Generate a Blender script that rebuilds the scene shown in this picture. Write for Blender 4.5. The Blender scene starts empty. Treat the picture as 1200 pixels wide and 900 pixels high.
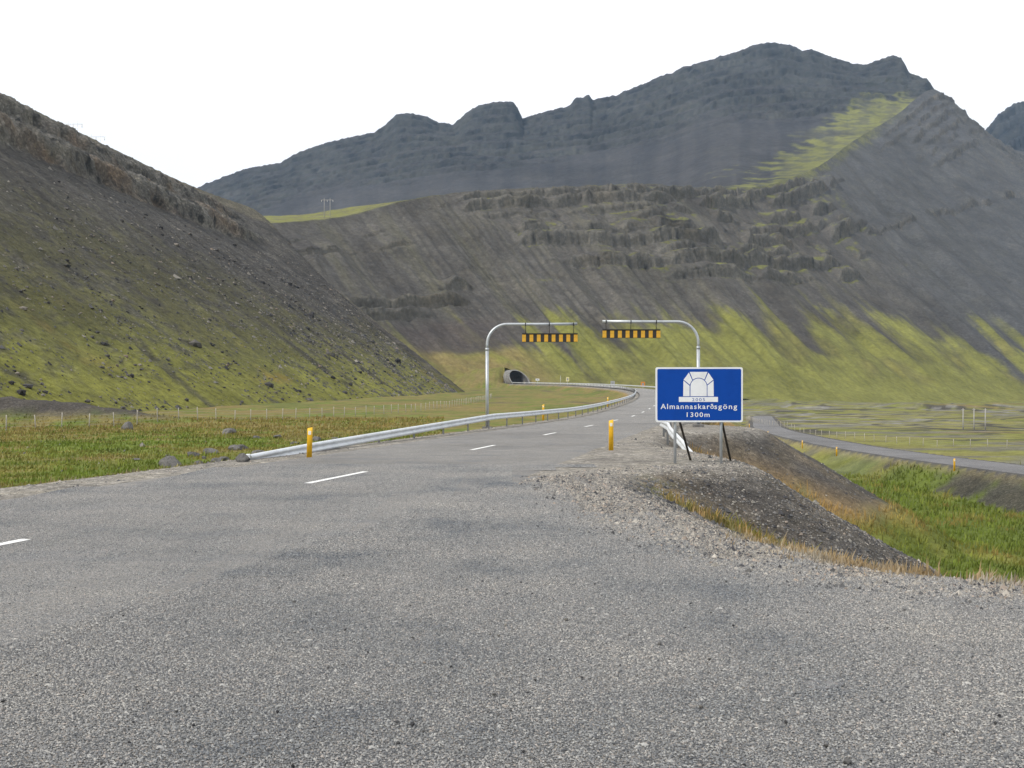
import bpy, bmesh, math, random
import numpy as np
from mathutils import Vector, Matrix, Euler

# ------------------------------------------------------------------ camera, sky, sun, exposure
sc = bpy.context.scene
col = sc.collection
R = math.radians
CAM_Z = 1.65
cam_d = bpy.data.cameras.new('camera')
cam = bpy.data.objects.new('camera', cam_d)
col.objects.link(cam)
cam.location = (0, 0, CAM_Z)
cam.rotation_euler = (R(90), 0, 0)
cam_d.sensor_width = 36.0
cam_d.lens = 34.5
cam_d.shift_y = 0.0125
cam_d.clip_start = 0.1
cam_d.clip_end = 30000
sc.camera = cam

SUN_AZ = R(240)      # compass bearing of the sun, 0 = +y (view direction), clockwise
SUN_EL = R(40)
w = bpy.data.worlds.new('World')
sc.world = w
w.use_nodes = True
nt = w.node_tree
bg = nt.nodes['Background']
sky = nt.nodes.new('ShaderNodeTexSky')
sky.sky_type = 'NISHITA'
sky.sun_disc = False
sky.sun_elevation = SUN_EL
sky.sun_rotation = SUN_AZ
tc = nt.nodes.new('ShaderNodeTexCoord')
cn = nt.nodes.new('ShaderNodeTexNoise')
cn.inputs['Scale'].default_value = 1.6
cn.inputs['Detail'].default_value = 5
nt.links.new(tc.outputs['Generated'], cn.inputs['Vector'])
cr = nt.nodes.new('ShaderNodeMapRange')
cr.inputs[1].default_value = 0.3
cr.inputs[2].default_value = 0.7
cr.inputs[3].default_value = 9.9
cr.inputs[4].default_value = 11.2
nt.links.new(cn.outputs['Fac'], cr.inputs[0])
cc = nt.nodes.new('ShaderNodeCombineColor')
for i in range(3):
    nt.links.new(cr.outputs[0], cc.inputs[i])
mx = nt.nodes.new('ShaderNodeMix')
mx.data_type = 'RGBA'
mx.inputs[0].default_value = 0.92
nt.links.new(sky.outputs[0], mx.inputs[6])
nt.links.new(cc.outputs[0], mx.inputs[7])
nt.links.new(mx.outputs[2], bg.inputs['Color'])
bg.inputs['Strength'].default_value = 0.117

sl = bpy.data.lights.new('sun', 'SUN')
sl.energy = 3.3
sl.angle = R(2.5)
sl.color = (1.0, 0.95, 0.87)
so = bpy.data.objects.new('sun', sl)
col.objects.link(so)
sd = Vector((math.sin(SUN_AZ) * math.cos(SUN_EL), math.cos(SUN_AZ) * math.cos(SUN_EL), math.sin(SUN_EL)))
so.rotation_euler = sd.to_track_quat('Z', 'Y').to_euler()
so.location = (0, 0, 60)

sc.view_settings.view_transform = 'Standard'
sc.view_settings.look = 'None'
sc.view_settings.exposure = 0.0
sc.view_settings.gamma = 1.0
sc.view_settings.use_curve_mapping = False
sc.cycles.volume_bounces = 0
sc.cycles.max_bounces = 6
sc.cycles.diffuse_bounces = 2
sc.cycles.glossy_bounces = 2

rng = np.random.default_rng(7)
random.seed(7)

# ------------------------------------------------------------------ maths helpers
_perm = np.random.default_rng(3).permutation(4096).astype(np.int64)
_g = np.random.default_rng(4).normal(size=(4096, 3))
_g /= np.linalg.norm(_g, axis=1)[:, None]
_g = _g.astype(np.float32)

def perlin(x, y, z=None):
    x = np.asarray(x, dtype=np.float64); y = np.asarray(y, dtype=np.float64)
    z = np.zeros_like(x) if z is None else np.asarray(z, dtype=np.float64)
    x, y, z = np.broadcast_arrays(x, y, z)
    xi = np.floor(x).astype(np.int64); yi = np.floor(y).astype(np.int64); zi = np.floor(z).astype(np.int64)
    xf = (x - xi).astype(np.float32); yf = (y - yi).astype(np.float32); zf = (z - zi).astype(np.float32)
    f = lambda t: t * t * t * (t * (t * 6 - 15) + 10)
    u, v, ww = f(xf), f(yf), f(zf)
    def gr(i, j, k):
        h = _perm[(_perm[(_perm[(xi + i) & 4095] + yi + j) & 4095] + zi + k) & 4095]
        g = _g[h]
        return g[..., 0] * (xf - i) + g[..., 1] * (yf - j) + g[..., 2] * (zf - k)
    l = lambda a, b, t: a + t * (b - a)
    x00 = l(gr(0, 0, 0), gr(1, 0, 0), u); x10 = l(gr(0, 1, 0), gr(1, 1, 0), u)
    x01 = l(gr(0, 0, 1), gr(1, 0, 1), u); x11 = l(gr(0, 1, 1), gr(1, 1, 1), u)
    return l(l(x00, x10, v), l(x01, x11, v), ww) * 1.5

def fbm(x, y, z=None, o=4, g=0.5, ridge=False):
    s = 0; a = 1.0; t = 0
    zz = 0.0 if z is None else z
    for i in range(o):
        n = perlin(x * 2**i + 17.3 * i, y * 2**i - 9.1 * i, zz * 2**i + 3.7 * i if z is not None else None)
        if ridge: n = 1 - 2 * np.abs(n)
        s = s + a * n; t += a; a *= g
    return s / t

def sstep(a, b, x):
    t = np.clip((np.asarray(x, dtype=float) - a) / (b - a), 0, 1)
    return t * t * (3 - 2 * t)

def mix(a, b, t): return a + (b - a) * t
def mixc(a, b, t): return a + (np.asarray(b, dtype=float) - a) * np.asarray(t)[..., None]

def catmull(pts, n):
    """smooth resampling of control rows (K, D) at n parameters 0..K-1"""
    p = np.asarray(pts, dtype=float)
    K = len(p)
    t = np.linspace(0, K - 1, n) if np.isscalar(n) else np.asarray(n, dtype=float)
    i = np.clip(np.floor(t).astype(int), 0, K - 2)
    f = (t - i)[:, None]
    p0 = p[np.maximum(i - 1, 0)]; p1 = p[i]; p2 = p[i + 1]; p3 = p[np.minimum(i + 2, K - 1)]
    return 0.5 * (2 * p1 + (p2 - p0) * f + (2 * p0 - 5 * p1 + 4 * p2 - p3) * f**2 + (3 * p1 - p0 - 3 * p2 + p3) * f**3)

def pix(px, py, d):
    """world point at depth d seen under the photograph's bearing and elevation"""
    return np.array((d * (px - 600) / 1150.0, d, CAM_Z + d * (465 - py) / 1150.0))

# ------------------------------------------------------------------ materials
MATS = {}
def new_mat(name):
    m = bpy.data.materials.new(name); m.use_nodes = True
    MATS[name] = m
    return m, m.node_tree, m.node_tree.nodes['Principled BSDF']

def node(t, kind, **kw):
    n = t.nodes.new(kind)
    for k, v in kw.items():
        if k.startswith('_'): setattr(n, k[1:], v)
        else: n.inputs[k].default_value = v
    return n

def ramp(t, src, stops):
    r = t.nodes.new('ShaderNodeValToRGB')
    e = r.color_ramp.elements
    while len(e) < len(stops): e.new(0.5)
    for i, (p, c) in enumerate(stops):
        e[i].position = p
        e[i].color = (c, c, c, 1) if np.isscalar(c) else (*c, 1)
    t.links.new(src, r.inputs['Fac'])
    return r.outputs['Color']

def mul(t, a, b, fac=1.0, mode='MULTIPLY'):
    m = t.nodes.new('ShaderNodeMix'); m.data_type = 'RGBA'; m.blend_type = mode
    if hasattr(fac, 'links') or not np.isscalar(fac): t.links.new(fac, m.inputs[0])
    else: m.inputs[0].default_value = fac
    for s, i in ((a, 6), (b, 7)):
        if isinstance(s, tuple): m.inputs[i].default_value = (*s, 1) if len(s) == 3 else s
        else: t.links.new(s, m.inputs[i])
    return m.outputs[2]

def paint(name, rgb, rough=0.5, metal=0.0, wear=0.12, scale=6.0, spec=0.5):
    m, t, b = new_mat(name)
    n = node(t, 'ShaderNodeTexNoise', Scale=scale, Detail=6.0, Roughness=0.65)
    tcn = t.nodes.new('ShaderNodeTexCoord'); t.links.new(tcn.outputs['Object'], n.inputs['Vector'])
    c = ramp(t, n.outputs['Fac'], [(0.3, 1 - wear * 2), (0.55, 1.0), (0.8, 1 - wear * 0.4)])
    t.links.new(mul(t, (*rgb,), c), b.inputs['Base Color'])
    rr = ramp(t, n.outputs['Fac'], [(0.3, min(1, rough + 0.15)), (0.7, rough)])
    t.links.new(rr, b.inputs['Roughness'])
    b.inputs['Metallic'].default_value = metal
    b.inputs['Specular IOR Level'].default_value = spec
    return m

paint('galvanised', (0.50, 0.53, 0.56), 0.42, 0.55, 0.12, 3.0)
paint('rail_zinc', (0.74, 0.77, 0.80), 0.42, 0.35, 0.10, 2.0)
paint('grey_steel_post', (0.16, 0.165, 0.17), 0.6, 0.3, 0.2, 5)
paint('yellow_plastic', (0.82, 0.46, 0.012), 0.5, 0, 0.12, 4)
paint('yellow_panel_paint', (0.66, 0.36, 0.025), 0.45, 0, 0.2, 3)
paint('black_panel_paint', (0.02, 0.019, 0.018), 0.55, 0, 0.2, 4)
paint('reflector_white', (0.74, 0.73, 0.66), 0.4, 0, 0.1, 8)
paint('reflector_grey', (0.3, 0.3, 0.3), 0.4, 0, 0.1, 8)
paint('sign_blue', (0.001, 0.055, 0.33), 0.5, 0, 0.07, 2.2, 0.18)
paint('sign_white', (0.76, 0.78, 0.80), 0.42, 0, 0.06, 3)
paint('sign_back', (0.4, 0.41, 0.42), 0.5, 0.4, 0.1, 3)
paint('dark_timber', (0.05, 0.042, 0.036), 0.85, 0, 0.25, 9)
paint('fence_timber', (0.42, 0.39, 0.34), 0.85, 0, 0.22, 8)
paint('pole_timber', (0.36, 0.35, 0.33), 0.85, 0, 0.2, 3)
paint('insulator', (0.7, 0.7, 0.68), 0.4, 0, 0.05, 3)
paint('wire', (0.30, 0.30, 0.30), 0.6, 0.4, 0.1, 3)
paint('concrete', (0.36, 0.35, 0.33), 0.9, 0, 0.28, 0.9)
paint('concrete_weathered', (0.22, 0.215, 0.205), 0.9, 0, 0.28, 0.9)
paint('concrete_shaded', (0.10, 0.10, 0.10), 0.95, 0, 0.3, 0.9)  # tunnel interior's darkness put into the concrete colour
paint('warning_yellow', (0.70, 0.64, 0.34), 0.5, 0, 0.1, 4)
paint('warning_orange', (0.62, 0.22, 0.03), 0.5, 0, 0.1, 4)
paint('concrete_base', (0.16, 0.155, 0.15), 0.9, 0, 0.25, 5)

def marking_mat():
    m, t, b = new_mat('road_paint')
    tcn = t.nodes.new('ShaderNodeTexCoord')
    n = node(t, 'ShaderNodeTexVoronoi', Scale=60.0); t.links.new(tcn.outputs['Object'], n.inputs['Vector'])
    n2 = node(t, 'ShaderNodeTexNoise', Scale=9.0, Detail=6.0); t.links.new(tcn.outputs['Object'], n2.inputs['Vector'])
    sepc = t.nodes.new('ShaderNodeSeparateColor'); t.links.new(n.outputs['Color'], sepc.inputs[0])
    add = node(t, 'ShaderNodeMath', _operation='ADD'); t.links.new(sepc.outputs[0], add.inputs[0]); t.links.new(n2.outputs['Fac'], add.inputs[1])
    t.links.new(ramp(t, add.outputs[0], [(0.42, (0.2, 0.2, 0.195)), (0.55, (0.70, 0.70, 0.68)), (1.0, (0.8, 0.8, 0.79))]), b.inputs['Base Color'])
    b.inputs['Roughness'].default_value = 0.7
    return m
marking_mat()

def chipseal_mat(name, dark, light, s1=62.0, warm=0.5, patchy=True):
    """bitumen with rolled-in stone chips"""
    m, t, b = new_mat(name)
    tcn = t.nodes.new('ShaderNodeTexCoord')
    P = tcn.outputs['Object']
    def vor(scale, rnd=1.0):
        n = node(t, 'ShaderNodeTexVoronoi', Scale=scale, Randomness=rnd)
        t.links.new(P, n.inputs['Vector'])
        s = t.nodes.new('ShaderNodeSeparateColor'); t.links.new(n.outputs['Color'], s.inputs[0])
        return n, s
    def noi(scale, detail=4.0, rough=0.55, vec=None):
        n = node(t, 'ShaderNodeTexNoise', Scale=scale, Detail=detail, Roughness=rough)
        t.links.new(vec or P, n.inputs['Vector'])
        return n.outputs['Fac']
    v1, s1c = vor(s1)
    v2, s2c = vor(s1 * 2.1)
    d = np.array(dark); l = np.array(light); mid = (d * 0.45 + l * 0.55)
    warmc = l * np.array((1.12, 1.0, 0.86)); pink = l * np.array((1.05, 0.93, 0.86))
    c1 = ramp(t, s1c.outputs[0], [(0.0, tuple(d * 0.55)), (0.16, tuple(d)), (0.34, tuple(mid * np.array((0.95, 1, 1.06)))), (0.62, tuple(mid * 1.05)),
                                  (0.78, tuple(warmc * 1.05)), (0.9, tuple(pink * 1.2)), (1.0, tuple(l * 1.5))])
    c2 = ramp(t, s2c.outputs[1], [(0.0, tuple(d * 0.8)), (0.35, tuple(mid * 0.9)), (0.8, tuple(l)), (1.0, tuple(l * 1.35))])
    c = mul(t, c1, c2, 0.4, 'MIX')
    # gaps between chips
    gap = ramp(t, v1.outputs['Distance'], [(0.0, 1.0), (0.55, 0.97), (0.85, 0.6)])
    c = mul(t, c, gap, 0.9)
    # bled bitumen patches and large tonal drift
    mp = node(t, 'ShaderNodeMapping'); t.links.new(P, mp.inputs['Vector'])
    mp.inputs['Rotation'].default_value = (0, 0, R(-25)); mp.inputs['Scale'].default_value = (1.0, 2.6, 1)
    bleed = ramp(t, noi(0.5, 6.0, 0.62, mp.outputs[0]), [(0.52, 0.0), (0.64, 1.0)])
    tone = ramp(t, noi(0.13, 5.0, 0.6), [(0.32, 0.74), (0.5, 1.0), (0.68, 1.14)])
    tone2 = ramp(t, noi(1.4, 5.0, 0.65), [(0.3, 0.86), (0.6, 1.05), (0.8, 1.1)])
    v3, s3c = vor(s1 * 0.38)
    c = mul(t, c, ramp(t, s3c.outputs[0], [(0.0, 0.88), (0.5, 1.0), (1.0, 1.12)]))
    c = mul(t, c, ramp(t, noi(14.0, 5.0, 0.7), [(0.3, 0.85), (0.5, 1.0), (0.7, 1.12)]))
    c = mul(t, c, tone); c = mul(t, c, tone2)
    if patchy:
        bl = mul(t, bleed, (0.62, 0.62, 0.62))
        c = mul(t, c, tuple(mid * np.array((0.66, 0.70, 0.79))), bl, 'MIX')
    t.links.new(c, b.inputs['Base Color'])
    b.inputs['Roughness'].default_value = 0.68
    b.inputs['Specular IOR Level'].default_value = 0.35
    bp = node(t, 'ShaderNodeBump', Strength=0.9, Distance=0.016)
    inv = ramp(t, v1.outputs['Distance'], [(0.0, 1.0), (0.8, 0.0)])
    hgt = mul(t, inv, s1c.outputs[2], 0.6)
    t.links.new(hgt, bp.inputs['Height']); t.links.new(bp.outputs[0], b.inputs['Normal'])
    return m
chipseal_mat('chipseal', (0.105, 0.105, 0.105), (0.33, 0.322, 0.308), 84)
chipseal_mat('old_road_seal', (0.10, 0.10, 0.105), (0.20, 0.20, 0.205), 30, patchy=False)

def terrain_mat(name, stone_scale, stone_mix, bump_scale, bump_dist, grain=(0.7, 1.25), fine=1.0):
    """albedo from the Col attribute; Msk.r = stony, Msk.g = grassy; grain and relief are procedural"""
    m, t, b = new_mat(name)
    tcn = t.nodes.new('ShaderNodeTexCoord'); P = tcn.outputs['Object']
    a = t.nodes.new('ShaderNodeAttribute'); a.attribute_name = 'Col'
    k = t.nodes.new('ShaderNodeAttribute'); k.attribute_name = 'Msk'
    ks = t.nodes.new('ShaderNodeSeparateColor'); t.links.new(k.outputs['Color'], ks.inputs[0])
    v = node(t, 'ShaderNodeTexVoronoi', Scale=stone_scale); t.links.new(P, v.inputs['Vector'])
    vs = t.nodes.new('ShaderNodeSeparateColor'); t.links.new(v.outputs['Color'], vs.inputs[0])
    n1 = node(t, 'ShaderNodeTexNoise', Scale=bump_scale, Detail=8.0, Roughness=0.68); t.links.new(P, n1.inputs['Vector'])
    n2 = node(t, 'ShaderNodeTexNoise', Scale=bump_scale * 0.17, Detail=6.0, Roughness=0.6); t.links.new(P, n2.inputs['Vector'])
    stones = ramp(t, vs.outputs[0], [(0.0, 0.5), (0.35, 0.85), (0.7, 1.1), (0.93, 1.5), (1.0, 2.0)])
    gap = ramp(t, v.outputs['Distance'], [(0.0, 1.0), (0.5, 0.95), (0.9, 0.5)])
    st = mul(t, stones, gap)
    sm = node(t, 'ShaderNodeMath', _operation='MULTIPLY'); t.links.new(ks.outputs[0], sm.inputs[0]); sm.inputs[1].default_value = stone_mix
    c = mul(t, a.outputs['Color'], st, sm.outputs[0])
    v2 = node(t, 'ShaderNodeTexVoronoi', Scale=stone_scale * 0.22); t.links.new(P, v2.inputs['Vector'])
    vs2 = t.nodes.new('ShaderNodeSeparateColor'); t.links.new(v2.outputs['Color'], vs2.inputs[0])
    c = mul(t, c, ramp(t, vs2.outputs[1], [(0.0, 0.62), (0.5, 1.0), (0.9, 1.2), (1.0, 1.6)]), sm.outputs[0])
    g = ramp(t, n1.outputs['Fac'], [(0.32, grain[0]), (0.5, 1.0), (0.68, grain[1])])
    c = mul(t, c, g)
    n3 = node(t, 'ShaderNodeTexNoise', Scale=bump_scale * 0.06, Detail=7.0, Roughness=0.7); t.links.new(P, n3.inputs['Vector'])
    c = mul(t, c, ramp(t, n3.outputs['Fac'], [(0.34, 0.74), (0.5, 1.0), (0.66, 1.24)]))
    g2 = ramp(t, n2.outputs['Fac'], [(0.3, (0.88, 0.88, 0.9)), (0.5, (1, 1, 1)), (0.72, (1.12, 1.1, 1.02))])
    c = mul(t, c, g2)
    t.links.new(c, b.inputs['Base Color'])
    b.inputs['Roughness'].default_value = 0.92
    b.inputs['Specular IOR Level'].default_value = 0.18
    bp = node(t, 'ShaderNodeBump', Strength=0.8, Distance=bump_dist)
    h = mul(t, n1.outputs['Fac'], st, sm.outputs[0])
    t.links.new(h, bp.inputs['Height']); t.links.new(bp.outputs[0], b.inputs['Normal'])
    return m
terrain_mat('ground_cover', 26.0, 0.75, 5.0, 0.07, fine=1)
terrain_mat('hill_near', 1.3, 0.55, 0.8, 0.7, (0.6, 1.36))
terrain_mat('hill_mid', 0.6, 0.22, 0.3, 1.1, (0.74, 1.24))
terrain_mat('hill_far', 0.14, 0.2, 0.07, 3.5, (0.82, 1.16))

def leaf_mat(name):
    m, t, b = new_mat(name)
    a = t.nodes.new('ShaderNodeAttribute'); a.attribute_name = 'Col'
    t.links.new(a.outputs['Color'], b.inputs['Base Color'])
    b.inputs['Roughness'].default_value = 0.75
    b.inputs['Specular IOR Level'].default_value = 0.2
    tr = node(t, 'ShaderNodeBsdfTranslucent'); t.links.new(a.outputs['Color'], tr.inputs['Color'])
    ms = node(t, 'ShaderNodeMixShader', Fac=0.3)
    out = t.nodes['Material Output']
    t.links.new(b.outputs[0], ms.inputs[1]); t.links.new(tr.outputs[0], ms.inputs[2]); t.links.new(ms.outputs[0], out.inputs['Surface'])
    return m
leaf_mat('grass_blades')

def stone_mat(name, scale=7.0, moss=True):
    m, t, b = new_mat(name)
    tcn = t.nodes.new('ShaderNodeTexCoord'); P = tcn.outputs['Object']
    n = node(t, 'ShaderNodeTexNoise', Scale=scale, Detail=9.0, Roughness=0.7); t.links.new(P, n.inputs['Vector'])
    a = t.nodes.new('ShaderNodeAttribute'); a.attribute_name = 'Col'
    c = mul(t, a.outputs['Color'], ramp(t, n.outputs['Fac'], [(0.3, 0.55), (0.5, 1.0), (0.65, 1.2), (0.74, 1.9)]))
    t.links.new(c, b.inputs['Base Color'])
    b.inputs['Roughness'].default_value = 0.92
    b.inputs['Specular IOR Level'].default_value = 0.2
    bp = node(t, 'ShaderNodeBump', Strength=0.6, Distance=0.05)
    t.links.new(n.outputs['Fac'], bp.inputs['Height']); t.links.new(bp.outputs[0], b.inputs['Normal'])
    return m
stone_mat('stone')
def chip_mat():
    m, t, b = new_mat('chip')
    a = t.nodes.new('ShaderNodeAttribute'); a.attribute_name = 'Col'
    g_ = t.nodes.new('ShaderNodeNewGeometry')
    n = node(t, 'ShaderNodeTexNoise', Scale=0.45, Detail=5.0, Roughness=0.6); t.links.new(g_.outputs['Position'], n.inputs['Vector'])
    t.links.new(mul(t, a.outputs['Color'], ramp(t, n.outputs['Fac'], [(0.34, (0.58, 0.63, 0.70)), (0.44, (0.86, 0.88, 0.9)), (0.54, (1, 1, 1)), (0.68, (1.16, 1.14, 1.10))])), b.inputs['Base Color'])
    b.inputs['Roughness'].default_value = 0.8
    b.inputs['Specular IOR Level'].default_value = 0.25
chip_mat()

# ------------------------------------------------------------------ object helpers
def tag(o, label=None, cat=None, group=None, kind=None):
    if label: o['label'] = label
    if cat: o['category'] = cat
    if group: o['group'] = group
    if kind: o['kind'] = kind
    return o

def link(name, me, mat=None, parent=None):
    o = bpy.data.objects.new(name, me); col.objects.link(o)
    if mat and not me.materials: me.materials.append(MATS[mat])
    if parent: o.parent = parent
    return o

def empty(name, loc=(0, 0, 0), rz=0.0):
    o = bpy.data.objects.new(name, None); col.objects.link(o)
    o.empty_display_size = 0.3
    o.location = loc; o.rotation_euler = (0, 0, rz)
    return o

def attr(me, name, rgb):
    at = me.color_attributes.new(name, 'FLOAT_COLOR', 'POINT')
    a = np.ones((len(me.vertices), 4), dtype=np.float32); a[:, :rgb.shape[1]] = rgb
    at.data.foreach_set('color', a.ravel())

def mesh_np(name, verts, faces, smooth=True):
    verts = np.asarray(verts, dtype=np.float32); faces = np.asarray(faces, dtype=np.int32)
    me = bpy.data.meshes.new(name)
    nf, k = faces.shape
    me.vertices.add(len(verts)); me.vertices.foreach_set('co', verts.ravel())
    me.loops.add(nf * k); me.loops.foreach_set('vertex_index', faces.ravel())
    me.polygons.add(nf)
    me.polygons.foreach_set('loop_start', np.arange(0, nf * k, k, dtype=np.int32))
    me.polygons.foreach_set('loop_total', np.full(nf, k, dtype=np.int32))
    me.polygons.foreach_set('use_smooth', np.full(nf, smooth, dtype=bool))
    me.update(calc_edges=True)
    return me

def grid_faces(nu, nv):
    i = np.arange(nu * nv).reshape(nu, nv)
    return np.stack([i[:-1, :-1], i[1:, :-1], i[1:, 1:], i[:-1, 1:]], -1).reshape(-1, 4)

class MB:
    """collects boxes, tubes and prisms into one mesh"""
    def __init__(self): self.bm = bmesh.new()
    def box(self, c, s, rot=None, bevel=0.0):
        M = Matrix.Translation(c) @ (rot.to_matrix().to_4x4() if rot else Matrix()) @ Matrix.Diagonal((*s, 1))
        r = bmesh.ops.create_cube(self.bm, size=1, matrix=M)
        if bevel:
            es = list({e for v in r['verts'] for e in v.link_edges})
            bmesh.ops.bevel(self.bm, geom=es, offset=bevel, segments=2, affect='EDGES', profile=0.5)
        return self
    def tube(self, pts, rad, seg=12, caps=True):
        pts = [Vector(p) for p in pts]
        rads = rad if hasattr(rad, '__len__') else [rad] * len(pts)
        rings = []
        up = None
        for i, p in enumerate(pts):
            d = (pts[min(i + 1, len(pts) - 1)] - pts[max(i - 1, 0)]).normalized()
            if up is None:
                up = Vector((0, 1, 0)) if abs(d.y) < 0.9 else Vector((1, 0, 0))
            a = d.cross(up).normalized(); bb = a.cross(d).normalized(); up = bb
            rings.append([self.bm.verts.new(p + (a * math.cos(2 * math.pi * k / seg) + bb * math.sin(2 * math.pi * k / seg)) * rads[i]) for k in range(seg)])
        for i in range(len(rings) - 1):
            for k in range(seg):
                f = self.bm.faces.new((rings[i][k], rings[i][(k + 1) % seg], rings[i + 1][(k + 1) % seg], rings[i + 1][k])); f.smooth = True
        if caps:
            self.bm.faces.new(rings[0]); self.bm.faces.new(rings[-1][::-1])
        return self
    def prism(self, poly, y0, y1):
        """polygon in the x-z plane, extruded along y"""
        a = [self.bm.verts.new((x, y0, z)) for x, z in poly]
        b = [self.bm.verts.new((x, y1, z)) for x, z in poly]
        n = len(poly)
        self.bm.faces.new(a); self.bm.faces.new(b[::-1])
        for i in range(n): self.bm.faces.new((a[i], b[i], b[(i + 1) % n], a[(i + 1) % n]))
        return self
    def mesh(self, name):
        bmesh.ops.recalc_face_normals(self.bm, faces=self.bm.faces)
        me = bpy.data.meshes.new(name); self.bm.to_mesh(me); self.bm.free()
        return me
    def build(self, name, mat, parent=None): return link(name, self.mesh(name), mat, parent)

def copy_tree(o, parent=None):
    c = o.copy(); col.objects.link(c); c.parent = parent
    for ch in list(o.children): copy_tree(ch, c)
    return c

# ------------------------------------------------------------------ main road line
ROAD_PTS = [(-17.0, -42, 0), (-12.6, -20, 0), (-8.3, 0, 0), (-5.65, 11, 0), (-3.55, 20, 0), (-1.0, 31.4, 0), (1.35, 42, 0), (3.95, 53.5, 0), (6.6, 65, 0.03),
            (10.0, 80, 0.12), (15.4, 108, 0.5), (22.9, 150, 1.3), (29.6, 200, 2.4), (33.6, 245, 3.25), (35.6, 300, 4.3), (29.5, 400, 6.3), (19, 470, 7.6), (2.2, 525, 8.7),
            (-11.5, 550, 9.2), (-38, 596, 10)]
_rp = catmull(ROAD_PTS, 1600)
_seg = np.r_[0, np.cumsum(np.linalg.norm(np.diff(_rp[:, :2], axis=0), axis=1))]
RL = _seg[-1]
RS = np.arange(0, RL, 0.5)
RC = np.stack([np.interp(RS, _seg, _rp[:, k]) for k in range(3)], 1)
_tan = np.gradient(RC[:, :2], axis=0); _tan /= np.linalg.norm(_tan, axis=1)[:, None]
RN = np.stack([_tan[:, 1], -_tan[:, 0]], 1)          # points to the right of travel
HALF = 3.75

def nearest_line(x, y, C, N):
    """signed offset (right positive), index of the closest sample"""
    x = np.ravel(x); y = np.ravel(y)
    s = np.empty(len(x)); idx = np.empty(len(x), dtype=int)
    st = 3
    Cs = C[::st].astype(np.float32)
    for a in range(0, len(x), 20000):
        dx = x[a:a + 20000, None].astype(np.float32) - Cs[None, :, 0]; dy = y[a:a + 20000, None].astype(np.float32) - Cs[None, :, 1]
        j = np.argmin(dx * dx + dy * dy, axis=1) * st
        idx[a:a + 20000] = j
    ex = x - C[idx, 0]; ey = y - C[idx, 1]
    lat = ex * N[idx, 0] + ey * N[idx, 1]
    dist = np.hypot(ex, ey)
    s = np.sign(lat) * np.maximum(np.abs(lat), np.where((idx <= 0) | (idx >= len(C) - st - 1), dist, np.abs(lat)))
    return s, idx

def road_at(y):
    """centre, right normal at the sample with the given y"""
    i = int(np.argmin(np.abs(RC[:, 1] - y)))
    return RC[i], RN[i], i

# tunnel axis, needed to open the hillside
_tc, _tn, _ti = road_at(529)
T_AX = Vector((-_tn[1], _tn[0], 0)).normalized()       # direction of travel
T_RT = Vector((_tn[0], _tn[1], 0))
T_O = np.array((_tc[0], _tc[1], _tc[2]))
T_R = 5.0
def tunnel_cut(c):
    d = c - np.array(T_O)
    a = d @ np.array(T_AX); l = d @ np.array(T_RT); h = d[:, 2]
    return (a > -12) & (a < 120) & (np.abs(l) < T_R * 0.98) & (h < 7.0) & (h > 0.12) & (np.hypot(l, np.maximum(h - 2.0, 0)) < T_R * 0.985)


# old road on the valley floor
OLD_PTS = [(41, 42, -3.5), (39.3, 60, -3.7), (38.8, 77, -3.85), (38.9, 95, -4.0), (39.8, 118, -4.1), (43, 150, -4.15), (48.5, 185, -4.2), (58, 225, -4.2), (74, 290, -4.0)]
_op = catmull(OLD_PTS, 700)
_os = np.r_[0, np.cumsum(np.linalg.norm(np.diff(_op[:, :2], axis=0), axis=1))]
OS = np.arange(0, _os[-1], 0.5)
OC = np.stack([np.interp(OS, _os, _op[:, k]) for k in range(3)], 1)
_ot = np.gradient(OC[:, :2], axis=0); _ot /= np.linalg.norm(_ot, axis=1)[:, None]
ON = np.stack([_ot[:, 1], -_ot[:, 0]], 1)

# level platforms beside the road
APRON = np.array([(-12, -45), (-8.5, -5), (-4, 10), (-0.5, 19), (1.2, 20.5), (1.5, 17.2), (1.8, 14.9), (2.2, 11.86), (2.96, 9.8), (3.7, 9.0), (4.6, 8.5), (7, 8.15), (14, 7.9), (30, 9), (70, 14), (70, -45)])
SIGNP = np.array([(-1, 19), (1.4, 19.5), (1.9, 21.2), (3.2, 22.7), (5.0, 23.4), (5.5, 24.3), (5.7, 26.0), (5.4, 29), (5.2, 33), (0, 33)])
GANTP = np.array([(3, 42), (7.5, 46), (10.4, 48), (12.2, 50), (12.9, 52.5), (12.6, 56), (10.8, 60), (6, 64)])

def poly_sd(x, y, poly):
    d = np.full(x.shape, 1e9); inside = np.zeros(x.shape, dtype=bool)
    n = len(poly)
    for i in range(n):
        ax, ay = poly[i]; bx, by = poly[(i + 1) % n]
        ex, ey = bx - ax, by - ay
        t = np.clip(((x - ax) * ex + (y - ay) * ey) / (ex * ex + ey * ey), 0, 1)
        d = np.minimum(d, np.hypot(x - ax - t * ex, y - ay - t * ey))
        c = ((ay > y) != (by > y)) & (x < ex * (y - ay) / (ey if ey != 0 else 1e-9) + ax)
        inside ^= c
    return np.where(inside, -d, d)

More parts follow.
